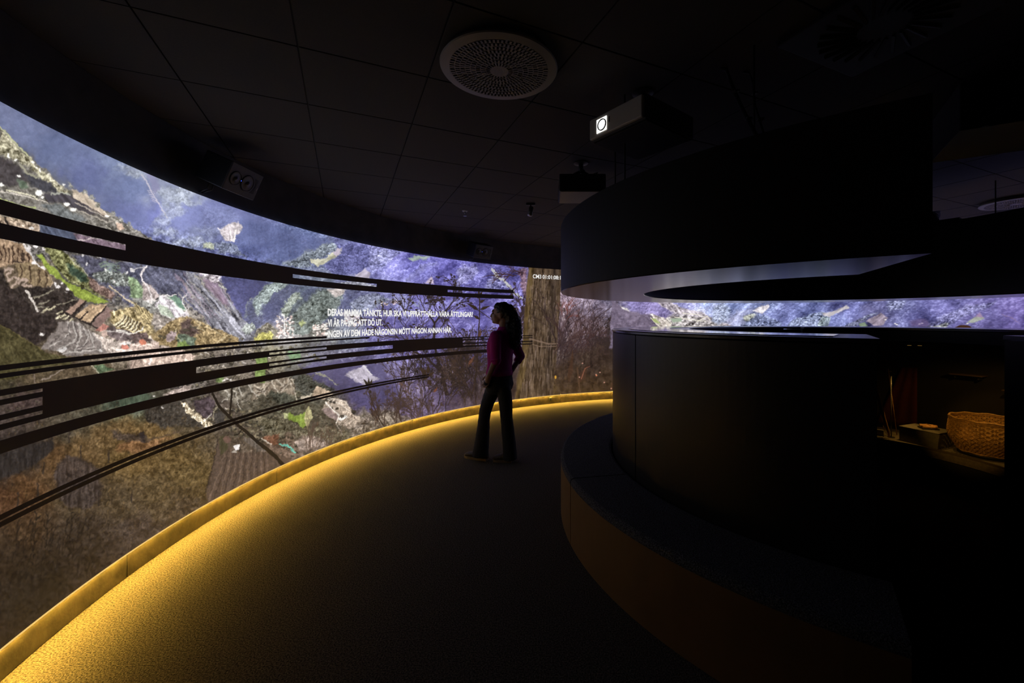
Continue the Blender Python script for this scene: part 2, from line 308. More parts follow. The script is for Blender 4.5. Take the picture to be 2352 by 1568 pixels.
    # dark gully and small fields
    poly([(-60, 620), (5, 622), (22, 664), (60, 660), (92, 656), (124, 670), (160, 676), (192, 692), (200, 700), (165, 726), (110, 716), (70, 690), (50, 686), (0, 690), (-60, 690)], (52, 45, 42), [('R', .6)], 4, 4)
    for pts in ([(78, 684), (100, 680), (120, 668)], [(92, 700), (115, 688)], [(130, 700), (155, 696), (175, 686)], [(86, 706), (112, 704)], [(96, 718), (116, 710)], [(128, 722), (140, 714)]): line(pts, 4, (158, 150, 130), 3, 2, .8)
    line([(60, 668), (70, 684), (80, 700), (88, 714)], 6, (222, 212, 204), 5, 2)
    poly([(150, 716), (185, 687), (196, 690), (163, 723)], (168, 138, 122), [('U', .15)], 2, 1)
    poly([(168, 729), (206, 700), (246, 700), (207, 742), (182, 736)], (190, 160, 128), [('U', .2), ('R', .15)], 2, 1)
    poly([(212, 746), (243, 705), (261, 716), (226, 753)], (138, 112, 106), [('U', .15)], 2, 1)
    for pts in ([(146, 718), (176, 732), (206, 746), (230, 756)], [(163, 724), (198, 692)], [(208, 744), (244, 704)], [(182, 734), (200, 716)]): line(pts, 3.6, (44, 36, 34), 3, 1)
    for x, y in ((105, 712), (118, 708), (136, 718), (142, 726), (150, 730), (160, 738), (134, 730)): poly([(x - 8, y + 4), (x + 5, y - 6), (x + 9, y - 3), (x - 3, y + 6)], (206, 196, 164), [('R', .4)], 2, 2)
    poly([(-60, 650), (20, 660), (52, 682), (76, 712), (94, 722), (128, 726), (133, 748), (112, 770), (84, 792), (0, 748), (-60, 740)], (52, 44, 42), [('R', .35), ('V', .3)], 5, 4)
    poly([(-60, 715), (0, 745), (30, 762), (70, 788), (98, 803), (130, 817), (165, 825), (165, 842), (90, 862), (-60, 880)], (74, 68, 42), [('R', .3), ('D', .25)], 3, 2)
    line([(0, 746), (30, 763), (70, 789), (98, 804)], 3, (104, 94, 56), 2, 2, .7)
    line([(22, 780), (30, 810), (36, 840)], 4, (96, 88, 60), 2, 2, .6)
    poly([(60, 850), (150, 838), (255, 828), (260, 850), (90, 882), (60, 880)], (92, 78, 60), [('R', .3)], 4, 2, .8)
    line([(94, 874), (120, 862), (148, 846)], 4, (146, 130, 118), 2.5, 1); line([(78, 862), (80, 880)], 4, (120, 104, 92), 3, 1)
    poly([(214, 842), (235, 836), (262, 848), (225, 858)], (92, 122, 76), [('R', .3)], 3, 2); line([(208, 840), (226, 858)], 3, (186, 180, 156), 2, 1)
    # pale terraced hump
    poly([(132, 742), (152, 739), (178, 740), (200, 755), (216, 765), (246, 790), (282, 812), (150, 820), (135, 809), (96, 801), (112, 772), (130, 754)], (130, 120, 116), [('D', .12), ('R', .14)], 3, 2)
    for pts in ([(155, 742), (161, 762), (142, 782), (116, 796)], [(166, 740), (176, 766), (168, 786), (130, 808)], [(180, 744), (186, 768), (178, 790), (172, 804)], [(190, 750), (202, 775), (196, 792), (176, 803)], [(202, 758), (212, 780), (214, 796), (196, 804)], [(214, 766), (228, 784), (238, 802)], [(145, 816), (168, 808), (205, 808), (232, 804)], [(224, 770), (244, 790), (262, 806)]):
        line(pts, 4.2, (186, 178, 172), 3.2, 2, .9)
    for pts in ([(158, 748), (158, 768), (138, 786)], [(118, 788), (134, 774)], [(176, 800), (192, 796), (204, 786)], [(178, 806), (220, 802)], [(172, 746), (180, 770), (172, 790)]): line(pts, 2.4, (66, 58, 58), 1.6, 2, .8)
    for x, y, rx, ry in ((140, 806, 8, 4), (148, 802, 5, 4), (96, 768, 6, 2.6), (232, 806, 5, 3)): dot(x, y, rx, ry, (222, 216, 214))
    poly([(215, 765), (250, 780), (302, 790), (302, 812), (246, 812), (240, 800)], (204, 188, 178), [('R', .35)], 4, 3)
    poly([(218, 758), (236, 744), (252, 751), (236, 762)], (190, 128, 116), [('R', .2)], 2, 1); dot(240, 766, 7, 8, (192, 166, 154)); dot(287, 798, 9, 6, (198, 122, 106)); dot(282, 790, 7, 3, WH); dot(296, 788, 6, 2.5, WH)
    poly([(246, 752), (300, 752), (306, 782), (268, 784), (246, 770)], (96, 84, 84), [('R', .4)], 3, 2)
    line([(246, 760), (300, 768)], 3, (188, 180, 176), 2, 1); line([(276, 778), (284, 766)], 2, (176, 166, 160), 2, 1)
    # fan terraces and straw slope
    poly([(250, 718), (290, 706), (330, 705), (352, 722), (366, 760), (346, 772), (318, 764), (268, 756), (250, 735)], (158, 140, 100), [('D', .7), ('R', .5)], 3, 3)
    for i in range(6): line([(262 + i * 9, 748 + i * 2.2), (276 + i * 8, 738 + i * 2), (284 + i * 7, 724 + i * 3)], 4.0, (224, 214, 182), 2, 1.5)
    for i in range(6): line([(267 + i * 9, 750 + i * 2.2), (280 + i * 8, 740 + i * 2), (288 + i * 7, 727 + i * 3)], 2.6, (66, 56, 46), 2, 1.5)
    line([(268, 760), (305, 766), (326, 758), (331, 750)], 3.4, (226, 220, 210), 3, 1)
    for i in range(9): line([(302 + i * 5, 692 + i * 3), (330 + i * 4, 728 + i * 2), (346 + i * 2, 756)], 2.2, (88, 74, 48) if i % 2 else (202, 184, 132), 1.4, 2, .8)
    # slopes right of the straw field
    poly([(296, 606), (440, 622), (470, 640), (500, 690), (470, 730), (430, 700), (380, 680), (350, 660), (300, 640)], (84, 86, 108), [('D', .5), ('T', .35)], 4, 4, .9)
    poly([(296, 632), (314, 640), (328, 668), (322, 684), (300, 684)], (126, 158, 104), [('D', .4), ('R', .4)], 4, 3)
    poly([(326, 650), (346, 655), (366, 678), (350, 690), (325, 688)], (168, 154, 152), [('R', .25)], 3, 2)
    line([(334, 612), (322, 632), (328, 648), (338, 660), (346, 680), (348, 692)], 4.6, (226, 216, 216), 4, 1.5)
    line([(300, 618), (332, 615)], 2.4, (200, 196, 200), 2, 1); dot(304, 620, 6, 4, (216, 212, 214))
    poly([(356, 698), (374, 680), (396, 684), (420, 710), (432, 726), (406, 738), (374, 724)], (202, 194, 200), [('R', .4), ('D', .2)], 3, 3)
    poly([(362, 700), (384, 706), (400, 732), (372, 722)], (160, 182, 146), [('D', .3)], 3, 2, .8)
    poly([(386, 682), (406, 679), (418, 692), (428, 714), (416, 710), (400, 694)], (106, 152, 108), [('D', .2)], 3, 2)
    line([(382, 684), (396, 690), (410, 706), (426, 712)], 2.4, (188, 204, 180), 2, 1)
    line([(366, 684), (374, 678), (394, 680), (404, 676)], 3, (222, 216, 214), 2, 1); line([(430, 660), (434, 652), (436, 672), (420, 684), (418, 694), (428, 712), (432, 728)], 3, (210, 204, 204), 2.4, 1.5)
    for x, y in ((338, 692), (346, 694), (356, 690), (368, 686), (352, 688), (343, 689)): dot(x, y, 4, 2.4, (226, 218, 214))
    poly([(356, 720), (404, 740), (430, 730), (400, 750), (360, 762), (346, 740)], (150, 140, 132), [('R', .4)], 4, 3)
    poly([(424, 622), (486, 636), (508, 646), (524, 676), (544, 704), (568, 744), (582, 772), (548, 776), (500, 768), (470, 730), (432, 690)], (106, 106, 116), [('D', .9), ('T', .35)], 3, 4)
    for i in range(26):
        t = i / 25.; x = 400 + 110 * rs.rand(); y = 616 + 60 * rs.rand(); l = 40 + 60 * rs.rand()
        line([(x, y), (x + l * .42, y + l * .5), (x + l * .8, y + l * .95)], 3.0, (166, 160, 150) if i % 3 else (150, 132, 150), 1.4, 4, .6)
    poly([(462, 640), (490, 642), (508, 664), (530, 700), (515, 700), (480, 668)], (128, 104, 128), [('D', .4)], 6, 4, .7)
    poly([(452, 620), (508, 632), (500, 652), (512, 660), (496, 652), (474, 640)], (176, 166, 172), [('R', .8), ('U', .6)], 3, 4, .9)
    line([(500, 655), (512, 662), (524, 666)], 3, (176, 180, 168), 2, 2)
    poly([(508, 634), (604, 642), (640, 690), (604, 700), (588, 750), (566, 738), (540, 696), (512, 654)], (66, 68, 110), [('N', .25), ('T', .12)], 4, 4)
    poly([(566, 700), (574, 686), (588, 680), (600, 690), (604, 740), (590, 758), (572, 752), (564, 728)], (72, 76, 104), [('T', .4)], 3, 3)
    line([(564, 728), (566, 706), (576, 688), (590, 680)], 4, (124, 132, 132), 2, 4, .5)
    poly([(566, 744), (580, 742), (592, 752), (576, 762), (560, 768), (552, 756)], (132, 140, 132), [('T', .8)], 3, 3, .9)
    # olive hill
    poly([(348, 766), (376, 752), (402, 734), (430, 728), (448, 734), (480, 748), (520, 766), (548, 776), (552, 790), (470, 800), (400, 800), (360, 790)], (132, 112, 76), [('R', .5), ('T', .3)], 3, 3)
    poly([(412, 742), (432, 732), (450, 745), (458, 765), (440, 778), (412, 770)], (68, 54, 52), [('R', .4)], 6, 4, .9)
    for x in range(10): dot(366 + x * 9 + 4 * rs.rand(), 770 - x * 2.6 + 12 * rs.rand(), 5, 3.4, (60, 56, 44), .8)
    poly([(404, 770), (430, 768), (450, 778), (446, 798), (406, 800)], (84, 104, 76), [('R', .4)], 3, 2); poly([(406, 788), (426, 782), (438, 794), (408, 800)], (112, 146, 60), [('R', .3)], 3, 2)
    for pts in ([(448, 736), (462, 744), (452, 752), (470, 762)], [(470, 752), (490, 756), (506, 772)], [(500, 788), (520, 772), (530, 768)], [(404, 756), (402, 770), (414, 784)]): line(pts, 2.6, (196, 178, 140), 2, 2, .8)
    poly([(380, 770), (392, 762), (404, 762), (400, 782), (384, 786)], (142, 124, 124), [('R', .2)], 2, 2)
    poly([(302, 766), (338, 762), (346, 782), (306, 788)], (88, 72, 70), [('R', .5)], 3, 2)
    poly([(300, 788), (362, 786), (368, 800), (362, 814), (300, 816)], (204, 180, 168), [('R', .3)], 3, 2); dot(326, 786, 8, 6, (190, 112, 88))
    poly([(300, 808), (420, 804), (450, 818), (440, 830), (300, 850)], (192, 168, 154), [('V', .3), ('R', .2)], 3, 2)
    for x in (302, 309, 316): line([(x, 812), (x - 10, 846)], 3, (120, 100, 92), 2, 0, .7)
    line([(346, 818), (344, 836)], 6, (230, 222, 218), 4, 1)
    for i in range(60):
        x = 440 + 190 * rs.rand(); y = 790 + 64 * rs.rand()
        line([(x, y), (x + 14 * (rs.rand() - .3), y + 8 * rs.rand())], 2.6 + 2 * rs.rand(), [(190, 176, 158), (48, 42, 40), (150, 134, 110), (214, 204, 196)][i % 4], 1.4, 2, .75)
    # ---- big slopes: shaded sides and lit crests
    poly([(556, 500), (600, 508), (660, 526), (730, 545), (768, 556), (736, 566), (702, 586), (650, 606), (600, 594), (520, 576), (530, 548)], (80, 90, 142), [('T', .14), ('N', .25), ('V', .1)], 14, 5, .85)
    poly([(470, 474), (520, 480), (556, 498), (536, 540), (520, 574), (470, 560), (450, 520)], (98, 106, 152), [('T', .35), ('N', .3)], 16, 7, .6)
    poly([(606, 690), (616, 668), (650, 650), (690, 656), (682, 690), (654, 716), (622, 738), (604, 724)], (64, 68, 98), [('T', .35)], 5, 4, .9)
    poly([(660, 690), (700, 672), (740, 660), (760, 664), (716, 690), (672, 730), (650, 728)], (74, 82, 94), [('T', .55)], 5, 4, .85)
    poly([(764, 700), (800, 676), (850, 690), (836, 716), (800, 730), (760, 726), (744, 740), (730, 736)], (72, 76, 116), [('T', .45)], 8, 5, .85)
    poly([(786, 574), (800, 560), (846, 566), (850, 610), (818, 628), (782, 626), (760, 612), (782, 592)], (78, 80, 136), [('T', .5)], 8, 5, .8)
    for pts, w_ in (([(598, 704), (606, 684), (616, 666), (634, 652), (654, 646)], 7), ([(644, 722), (656, 698), (668, 682), (686, 672)], 7), ([(652, 748), (690, 712), (726, 682), (762, 661)], 6), ([(652, 604), (690, 591), (722, 574), (740, 562), (764, 558)], 6), ([(808, 634), (840, 616), (862, 594), (884, 574)], 5), ([(930, 646), (966, 618), (1004, 602)], 5), ([(1044, 652), (1056, 620), (1072, 604)], 6), ([(1116, 668), (1132, 636), (1146, 622)], 6), ([(856, 714), (884, 690), (930, 682)], 4), ([(930, 728), (968, 704), (1004, 690)], 4), ([(1010, 704), (1044, 690), (1060, 690)], 4)):
        for k in range(3): line([(x + 3 * k, y + 4 * k) for x, y in pts], w_ * (1.3 - .25 * k), (142, 150, 156) if pts[0][0] < 800 else (150, 150, 196), w_ * .6, 5, .42 - .08 * k, 5)
    poly([(500, 527), (525, 516), (552, 508), (556, 522), (545, 535), (535, 555), (515, 550), (505, 540)], (186, 176, 182), [('R', .35), ('V', .2)], 3, 4, .9)
    line([(530, 530), (534, 554)], 3, (226, 220, 226), 3, 1, .8); line([(541, 528), (536, 556)], 3, (232, 226, 226), 3, 1, .8)
    poly([(490, 560), (520, 558), (545, 565), (565, 592), (500, 578)], (100, 108, 132), [('T', .7)], 4, 5, .8)
    poly([(465, 562), (480, 554), (490, 560), (492, 574), (470, 572)], (172, 182, 150), [('T', .3)], 5, 4, .7)
    # ---- wooded ridges in the middle
    def wood(pts, c, a=.9): poly(pts, c, [('T', .75), ('N', .25)], 4, 5, a)
    wood([(648, 606), (690, 592), (722, 575), (738, 562), (766, 558), (778, 566), (760, 580), (716, 594), (712, 612), (690, 616)], (112, 122, 138))
    poly([(772, 562), (806, 556), (846, 566), (848, 612), (812, 632), (756, 626), (742, 610), (772, 588)], (80, 82, 140), [('T', .6)], 4, 5, .85)
    poly([(714, 594), (746, 590), (766, 578), (786, 569), (784, 582), (768, 594), (744, 602), (732, 614), (718, 606)], (180, 178, 160), [('U', .3), ('R', .15)], 3, 3)
    poly([(762, 580), (786, 569), (782, 584), (768, 592)], (168, 156, 178), [('V', .3)], 3, 2)
    poly([(846, 570), (884, 562), (920, 574), (896, 600), (860, 632), (848, 610)], (122, 124, 178), [('T', .7)], 6, 6, .75)
    poly([(814, 632), (840, 616), (852, 630), (846, 642), (820, 638)], (168, 160, 184), [('U', .3)], 3, 2)
    poly([(764, 650), (812, 644), (864, 656), (858, 668), (760, 660)], (140, 142, 158), [('T', .6), ('R', .3)], 3, 2, .9)
    wood([(580, 690), (600, 662), (640, 646), (668, 652), (650, 668), (622, 680), (604, 720), (586, 730)], (112, 124, 124))
    wood([(640, 712), (664, 682), (684, 672), (700, 680), (672, 704), (652, 728)], (126, 138, 126))
    wood([(650, 740), (700, 700), (742, 666), (768, 660), (790, 668), (780, 700), (740, 742), (700, 772), (664, 768)], (98, 108, 108))
    poly([(700, 664), (744, 652), (728, 668), (700, 690), (690, 680)], (58, 64, 98), [('T', .2)], 6, 5, .7)
    poly([(604, 700), (650, 690), (636, 720), (610, 740), (596, 724)], (60, 64, 100), [('T', .25)], 7, 6, .7)
    poly([(752, 664), (776, 656), (796, 664), (790, 676), (774, 680), (758, 672)], (170, 160, 162), [('R', .4)], 4, 3)
    wood([(800, 700), (830, 676), (870, 672), (890, 690), (850, 712), (820, 726)], (118, 124, 150), .8)
    wood([(580, 768), (596, 752), (624, 746), (640, 758), (640, 784), (580, 786)], (112, 106, 92))
    poly([(580, 776), (600, 766), (624, 764), (626, 778), (590, 786)], (164, 158, 84), [('T', .6)], 3, 3)
    poly([(684, 742), (694, 736), (704, 742), (692, 750)], (146, 160, 104), [('T', .4)], 3, 2)
    for (x0, x1, y0, y1, n) in ((634, 676, 722, 776, 110), (718, 752, 740, 774, 70), (790, 826, 724, 750, 40), (870, 890, 690, 702, 10)):
        for i in range(n):
            x = x0 + (x1 - x0) * rs.rand(); y = y0 + (y1 - y0) * rs.rand() ** .8
            dot(x, y, 1.6 + 1.6 * rs.rand(), 1.2 + 1.0 * rs.rand(), [(226, 214, 212), (198, 170, 166), (110, 100, 100), (240, 234, 230)][i % 4], .9)
    line([(652, 724), (654, 770)], 2, (236, 230, 226), 2, 1)
    poly([(776, 720), (812, 716), (826, 730), (800, 736)], (178, 170, 178), [('R', .3)], 4, 3, .8)
    # ---- blue far hills, upper right
    for pts, c in (([(1046, 620), (1060, 608), (1090, 604), (1104, 622), (1088, 640), (1064, 650), (1050, 660)], (140, 138, 190)), ([(1120, 640), (1140, 618), (1160, 636), (1172, 660), (1140, 664), (1116, 660)], (136, 136, 188)), ([(940, 632), (970, 615), (1000, 608), (1006, 600), (986, 606), (950, 622), (930, 648)], (120, 120, 180)), ([(860, 584), (884, 572), (900, 582), (876, 606), (860, 612)], (134, 136, 186))):
        poly(pts, c, [('T', .8)], 6, 6, .7)
    poly([(940, 596), (962, 588), (990, 588), (980, 596), (950, 602)], (158, 178, 158), [('R', .2)], 4, 3, .85)
    poly([(974, 650), (992, 636), (996, 652)], (192, 176, 204), [('R', .2)], 3, 2)
    line([(1128, 614), (1146, 632), (1164, 650), (1184, 672), (1196, 684)], 6, (198, 200, 198), 5, 4, .85)
    line([(866, 694), (880, 686), (900, 690), (912, 700)], 4, (140, 150, 160), 2, 5, .45)
    poly([(896, 692), (908, 690), (914, 698), (902, 700)], (206, 186, 210), [('R', .3)], 3, 2)
    line([(944, 690), (960, 704), (966, 690)], 6, (140, 150, 168), 3, 4, .6)
    for pts in ([(1040, 720), (1070, 735), (1096, 760)], [(1060, 726), (1085, 742), (1104, 762)], [(1120, 740), (1140, 720), (1150, 700)], [(1114, 764), (1136, 742), (1156, 720)]): line(pts, 3, (138, 134, 180), 1.5, 6, .4)
    # ---- valley floor below the middle band
    poly([(588, 824), (614, 818), (612, 846), (606, 884), (590, 886), (586, 860)], (116, 150, 66), [('V', .2), ('R', .15)], 2, 2)
    poly([(662, 806), (690, 806), (694, 824), (672, 830), (660, 818)], (100, 142, 86), [('R', .3)], 3, 2)
    poly([(492, 866), (512, 862), (514, 876), (496, 880)], (110, 140, 70), [('R', .3)], 3, 2)
    poly([(690, 840), (770, 826), (880, 830), (886, 944), (850, 946), (806, 916), (760, 892), (716, 868)], (76, 70, 112), [('N', .25), ('T', .12)], 12, 8, .85)
    poly([(794, 862), (802, 854), (836, 840), (856, 858), (872, 870), (852, 880), (834, 888), (814, 872)], (166, 158, 178), [('D', .25), ('R', .2)], 3, 3)
    line([(834, 842), (846, 852), (856, 858)], 3, (204, 200, 210), 2, 2); line([(726, 854), (744, 866), (764, 876), (774, 884)], 5, (142, 140, 122), 3, 3, .8)
    poly([(580, 884), (608, 878), (650, 866), (676, 870), (680, 910), (640, 900), (610, 912), (580, 922)], (140, 126, 110), [('R', .3)], 3, 3)
    for pts in ([(582, 886), (600, 896), (608, 880)], [(584, 900), (604, 902), (612, 886)], [(624, 874), (630, 892), (640, 900)], [(634, 872), (650, 886), (654, 874)], [(646, 898), (660, 884), (664, 870)], [(664, 868), (672, 890), (682, 918)], [(672, 870), (676, 880)], [(588, 912), (606, 908), (610, 896)]): line(pts, 3, (196, 184, 168), 2.2, 2, .9)
    for pts in ([(586, 894), (602, 900)], [(640, 896), (658, 880)], [(590, 906), (608, 900), (616, 886)]): line(pts, 2, (66, 56, 50), 1.5, 2, .8)
    poly([(500, 896), (520, 880), (560, 872), (580, 884), (576, 920), (540, 930), (520, 920)], (116, 108, 96), [('R', .4)], 3, 3)
    for pts in ([(515, 892), (526, 906), (522, 918), (512, 922)], [(530, 890), (542, 904), (548, 930), (560, 944)], [(546, 884), (552, 900), (558, 910)], [(572, 880), (578, 900), (592, 912)]): line(pts, 3.4, (196, 188, 176), 2, 2, .85)
    wood([(612, 904), (640, 896), (680, 918), (672, 930), (640, 932), (618, 926)], (62, 64, 54))
    wood([(676, 872), (700, 862), (740, 880), (770, 900), (752, 908), (716, 912), (690, 906)], (74, 74, 66))
    wood([(592, 914), (614, 908), (644, 932), (640, 948), (596, 940)], (64, 60, 50))
    poly([(714, 910), (724, 892), (732, 886), (756, 899), (770, 908), (740, 916)], (192, 168, 144), [('R', .2)], 3, 2)
    poly([(690, 912), (716, 906), (712, 914), (694, 920)], (204, 190, 168), [('R', .3)], 2, 2)
    poly([(746, 926), (768, 912), (796, 922), (812, 948), (832, 960), (806, 984), (776, 976), (764, 950), (738, 944)], (186, 168, 152), [('R', .25)], 3, 3)
    poly([(736, 942), (756, 936), (774, 952), (772, 964), (752, 958)], (150, 130, 126), [('R', .15)], 2, 2)
    for pts in ([(758, 914), (790, 922), (804, 936)], [(752, 918), (786, 930), (802, 944)]): line(pts, 2.2, (226, 214, 202), 2, 1, .8)
    line([(747, 924), (752, 932), (768, 942), (778, 952), (775, 964), (771, 970)], 3.6, (236, 226, 216), 3, 1)
    for x, y, rx, ry in ((790, 958, 7, 4), (782, 962, 5, 3), (602, 984, 5, 4), (606, 980, 3, 4)): dot(x, y, rx, ry, (240, 236, 230))
    for x, y in ((760, 922), (768, 924), (786, 956), (812, 944), (774, 938)): dot(x, y, 4, 3, (56, 50, 44), .9)
    poly([(650, 950), (664, 948), (676, 956), (690, 954), (702, 946), (706, 974), (694, 984), (684, 970), (666, 966)], (134, 166, 58), [('V', .3)], 2, 2)
    poly([(650, 950), (664, 948), (662, 964), (654, 962)], (164, 164, 120), [('R', .2)], 2, 2); poly([(702, 944), (712, 934), (716, 956), (706, 984), (700, 968)], (176, 168, 122), [('V', .3)], 2, 2)
    poly([(596, 960), (650, 964), (690, 986), (760, 978), (800, 990), (890, 952), (905, 980), (800, 1020), (730, 1010), (660, 1000), (600, 990)], (92, 86, 68), [('T', .9), ('V', .3)], 6, 6, .85)
    poly([(830, 958), (870, 944), (910, 950), (960, 968), (880, 1000), (820, 1010), (800, 996)], (112, 100, 90), [('T', .6), ('R', .6)], 5, 5, .8)
    poly([(602, 1004), (640, 996), (638, 1020), (612, 1018)], (122, 82, 62), [('R', .3)], 3, 2); line([(600, 1008), (622, 1019)], 3.4, (196, 182, 168), 3, 1)
    line([(643, 1021), (660, 1024), (672, 1032), (677, 1038)], 4.6, (104, 206, 156), 4.6, 1)
    poly([(676, 1016), (700, 1000), (738, 1004), (760, 1020), (720, 1034), (690, 1034)], (152, 134, 124), [('R', .35)], 4, 3, .9)
    line([(772, 974), (782, 990), (784, 998)], 3, (150, 136, 122), 2, 2)
    # ---- mid left: bushes, rocks, plots
    poly([(326, 940), (352, 928), (404, 922), (424, 920), (448, 944), (488, 968), (470, 984), (420, 978), (370, 986), (336, 968)], (66, 60, 54), [('T', .5), ('V', .4)], 5, 5)
    poly([(412, 928), (428, 926), (452, 950), (480, 962), (492, 976), (470, 978), (446, 964), (424, 950)], (196, 178, 150), [('R', 1.1), ('T', .4)], 3, 4)
    poly([(446, 918), (474, 910), (494, 922), (488, 952), (468, 958), (450, 944)], (76, 64, 70), [('R', .4)], 4, 3)
    poly([(490, 946), (502, 936), (516, 950), (520, 966), (496, 972)], (60, 56, 54), [('T', .5)], 4, 4)
    line([(476, 960), (486, 948)], 3, (210, 202, 190), 2, 1); line([(518, 938), (540, 942)], 2, (196, 184, 172), 2, 0); line([(488, 964), (492, 942), (500, 934)], 2.4, (150, 140, 118), 2, 1)
    for i in range(120):
        x = 520 + 80 * rs.rand(); y = 940 + 66 * rs.rand(); dot(x, y, 2 + 3 * rs.rand(), 1.6 + 2 * rs.rand(), [(52, 48, 42), (120, 108, 82), (78, 74, 58), (156, 142, 116)][i % 4], .7)
    poly([(372, 908), (420, 886), (440, 884), (434, 900), (380, 910)], (176, 158, 150), [('R', .3)], 3, 2); line([(386, 892), (418, 890), (420, 882)], 2.4, (70, 62, 64), 2, 0)
    for x, y in ((318, 908), (353, 910), (374, 936), (520, 870), (514, 874), (528, 872)): dot(x, y, 3.4, 2.6, (222, 214, 208), .9)
    poly([(276, 918), (330, 900), (346, 908), (340, 920), (276, 934)], (74, 96, 66), [('V', .3)], 3, 2, .9)
    # ---- brown meadow, bottom left
    for i in range(420):
        x = -20 + 520 * rs.rand(); y = 960 + 260 * rs.rand()
        line([(x, y), (x + 5 * (rs.rand() - .3), y - 3 - 5 * rs.rand())], 2.2, [(70, 54, 32), (132, 104, 60), (60, 50, 36), (120, 92, 52)][i % 4], 1.2, 3, .45)
    poly([(-60, 1060), (0, 1046), (60, 1026), (122, 1008), (118, 1034), (90, 1062), (0, 1104), (-60, 1120)], (44, 39, 38), [('V', .5), ('T', .2)], 5, 4)
    poly([(124, 1100), (140, 1064), (156, 1046), (178, 1054), (214, 1066), (234, 1080), (230, 1140), (200, 1168), (160, 1168), (130, 1140)], (62, 52, 50), [('V', .6), ('R', .2)], 8, 6, .85)
    poly([(254, 990), (300, 996), (336, 1004), (330, 1012), (290, 1014), (262, 1004)], (62, 52, 48), [('R', .5)], 5, 5, .8)
    poly([(316, 996), (326, 990), (334, 1000), (328, 1014)], (48, 40, 40), [('T', .4)], 4, 3)
    line([(290, 1016), (340, 1010), (390, 1000), (420, 986)], 5, (78, 62, 56), 3, 4, .6)
    poly([(270, 1020), (340, 1012), (400, 1006), (330, 1036), (270, 1040)], (128, 88, 58), [('R', .4), ('V', .3)], 6, 4, .7)
    for x, y, l in ((187, 1024, 36), (250, 1034, 28), (160, 990, 26), (86, 1110, 30), (100, 1066, 20), (40, 1130, 34), (302, 1130, 24), (226, 1120, 40)): line([(x, y), (x - 1, y + l)], 3, (48, 40, 36), 4, 1, .85)
    poly([(500, 1004), (516, 1010), (540, 1040), (600, 1036), (668, 1050), (640, 1090), (560, 1150), (478, 1160), (474, 1120), (490, 1060)], (88, 72, 62), [('V', .12)], 3, 3)
    for i in range(15):
        x = 505 + i * 8
        line([(x + 14 - i * 1.2, 1030 + i * .6), (x - 2, 1090), (x - 26 + i * 2.2, 1150)], 2.0, (58, 46, 40) if i % 2 else (120, 100, 86), 2.6, 2, .75)
    line([(500, 1010), (494, 1050), (482, 1090), (472, 1128)], 3, (52, 42, 36), 3, 3, .8)
    poly([(502, 1006), (520, 1000), (524, 1030), (508, 1046)], (70, 66, 46), [('V', .3)], 4, 3, .9)
    poly([(536, 1024), (550, 1020), (549, 1032), (540, 1034)], (228, 222, 220), [], 1.5, 0); dot(538, 1038, 5, 3, (180, 170, 160)); dot(522, 1010, 10, 8, (110, 84, 74))
    poly([(556, 1004), (590, 1010), (614, 1036), (590, 1034)], (104, 94, 86), [('V', .4)], 4, 3)
    for i in range(90):
        x = 20 + 190 * rs.rand(); y = 1190 + 150 * rs.rand(); l = 10 + 26 * rs.rand()
        line([(x, y + l), (x + 4, y)], 1.6, (36, 29, 24), 3.4, 2, .6); line([(x + 4, y), (x + 9, y - 8)], 3.4, (38, 31, 25), 1, 1, .6)
    for x, y in ((84, 1180), (110, 1186), (166, 1178)):
        line([(x - 14, y + 180), (x, y)], 2, (34, 27, 22), 2, 2, .7)
        for k in range(9): line([(x - k * 1.3, y + k * 14), (x - k * 1.3 + (9 if k % 2 else -9), y + k * 14 - 10)], 4.4, (34, 28, 22), 1, 1, .75)
    land = np.clip(1 - far - haze - slot, 0, 1)
    IMG[:] = IMG * (1 + land * ((n2 - .5) * .16 + (n3 - .5) * .22 + (n4 - .5) * .20))[..., None]
    scatter(240, [(160, 580), (300, 600), (560, 740), (600, 800), (720, 790), (760, 860), (860, 950), (700, 1030), (560, 1000), (440, 930), (250, 800), (200, 700)], 1.0, 2.4, (56, 52, 46), (136, 128, 104), .6)
    glow = np.exp(-((PX - 480) / 220) ** 2 - ((PY - 730) / 100) ** 2) * (1 - haze) + .75 * np.exp(-((PX - 420) / 150) ** 2 - ((PY - 500) / 75) ** 2)
    IMG[:] = IMG * (1 + .10 * glow)[..., None] + glow[..., None] * np.array((16, 15, 17), f4)
    # break up every edge a little, as in a compressed aerial shot
    DX = ((vn(PX / 5.5, PY / 5.5, 41) - .5) * 2.6 + (vn(PX / 2.4, PY / 2.4, 42) - .5) * 2.2 + (vn(PX / 14, PY / 14, 43) - .5) * 2.5) * (1 - slot * .6)
    DY = ((vn(PX / 5.5, PY / 5.5, 44) - .5) * 2.6 + (vn(PX / 2.4, PY / 2.4, 45) - .5) * 2.2 + (vn(PX / 14, PY / 14, 46) - .5) * 2.5) * (1 - slot * .6)
    gpx = np.gradient(pxc)
    cc = np.clip(np.arange(TW)[None, :] + DX / gpx[None, :], 0, TW - 1).astype(np.int32)
    rr = np.clip(np.arange(TH)[:, None] - DY / kc[None, :] / (Z1 - Z0) * TH, 0, TH - 1).astype(np.int32)
    IMG[:] = IMG[rr, cc]
    IMG[1:-1, 1:-1] = IMG[1:-1, 1:-1] * .4 + (IMG[:-2, 1:-1] + IMG[2:, 1:-1] + IMG[1:-1, :-2] + IMG[1:-1, 2:]) * .15
    # ---- branches and plants close to the lens
    line([(488, 904), (505, 934), (520, 950), (546, 976), (580, 1004), (620, 1036), (656, 1074)], 6, (34, 28, 22), 8.5, 1.5)
    line([(534, 880), (531, 920), (527, 956)], 4, (36, 30, 24), 4, 1); line([(556, 986), (548, 996), (536, 1000)], 3, (36, 30, 24), 2, 2)
    TW_ = (38, 29, 30)

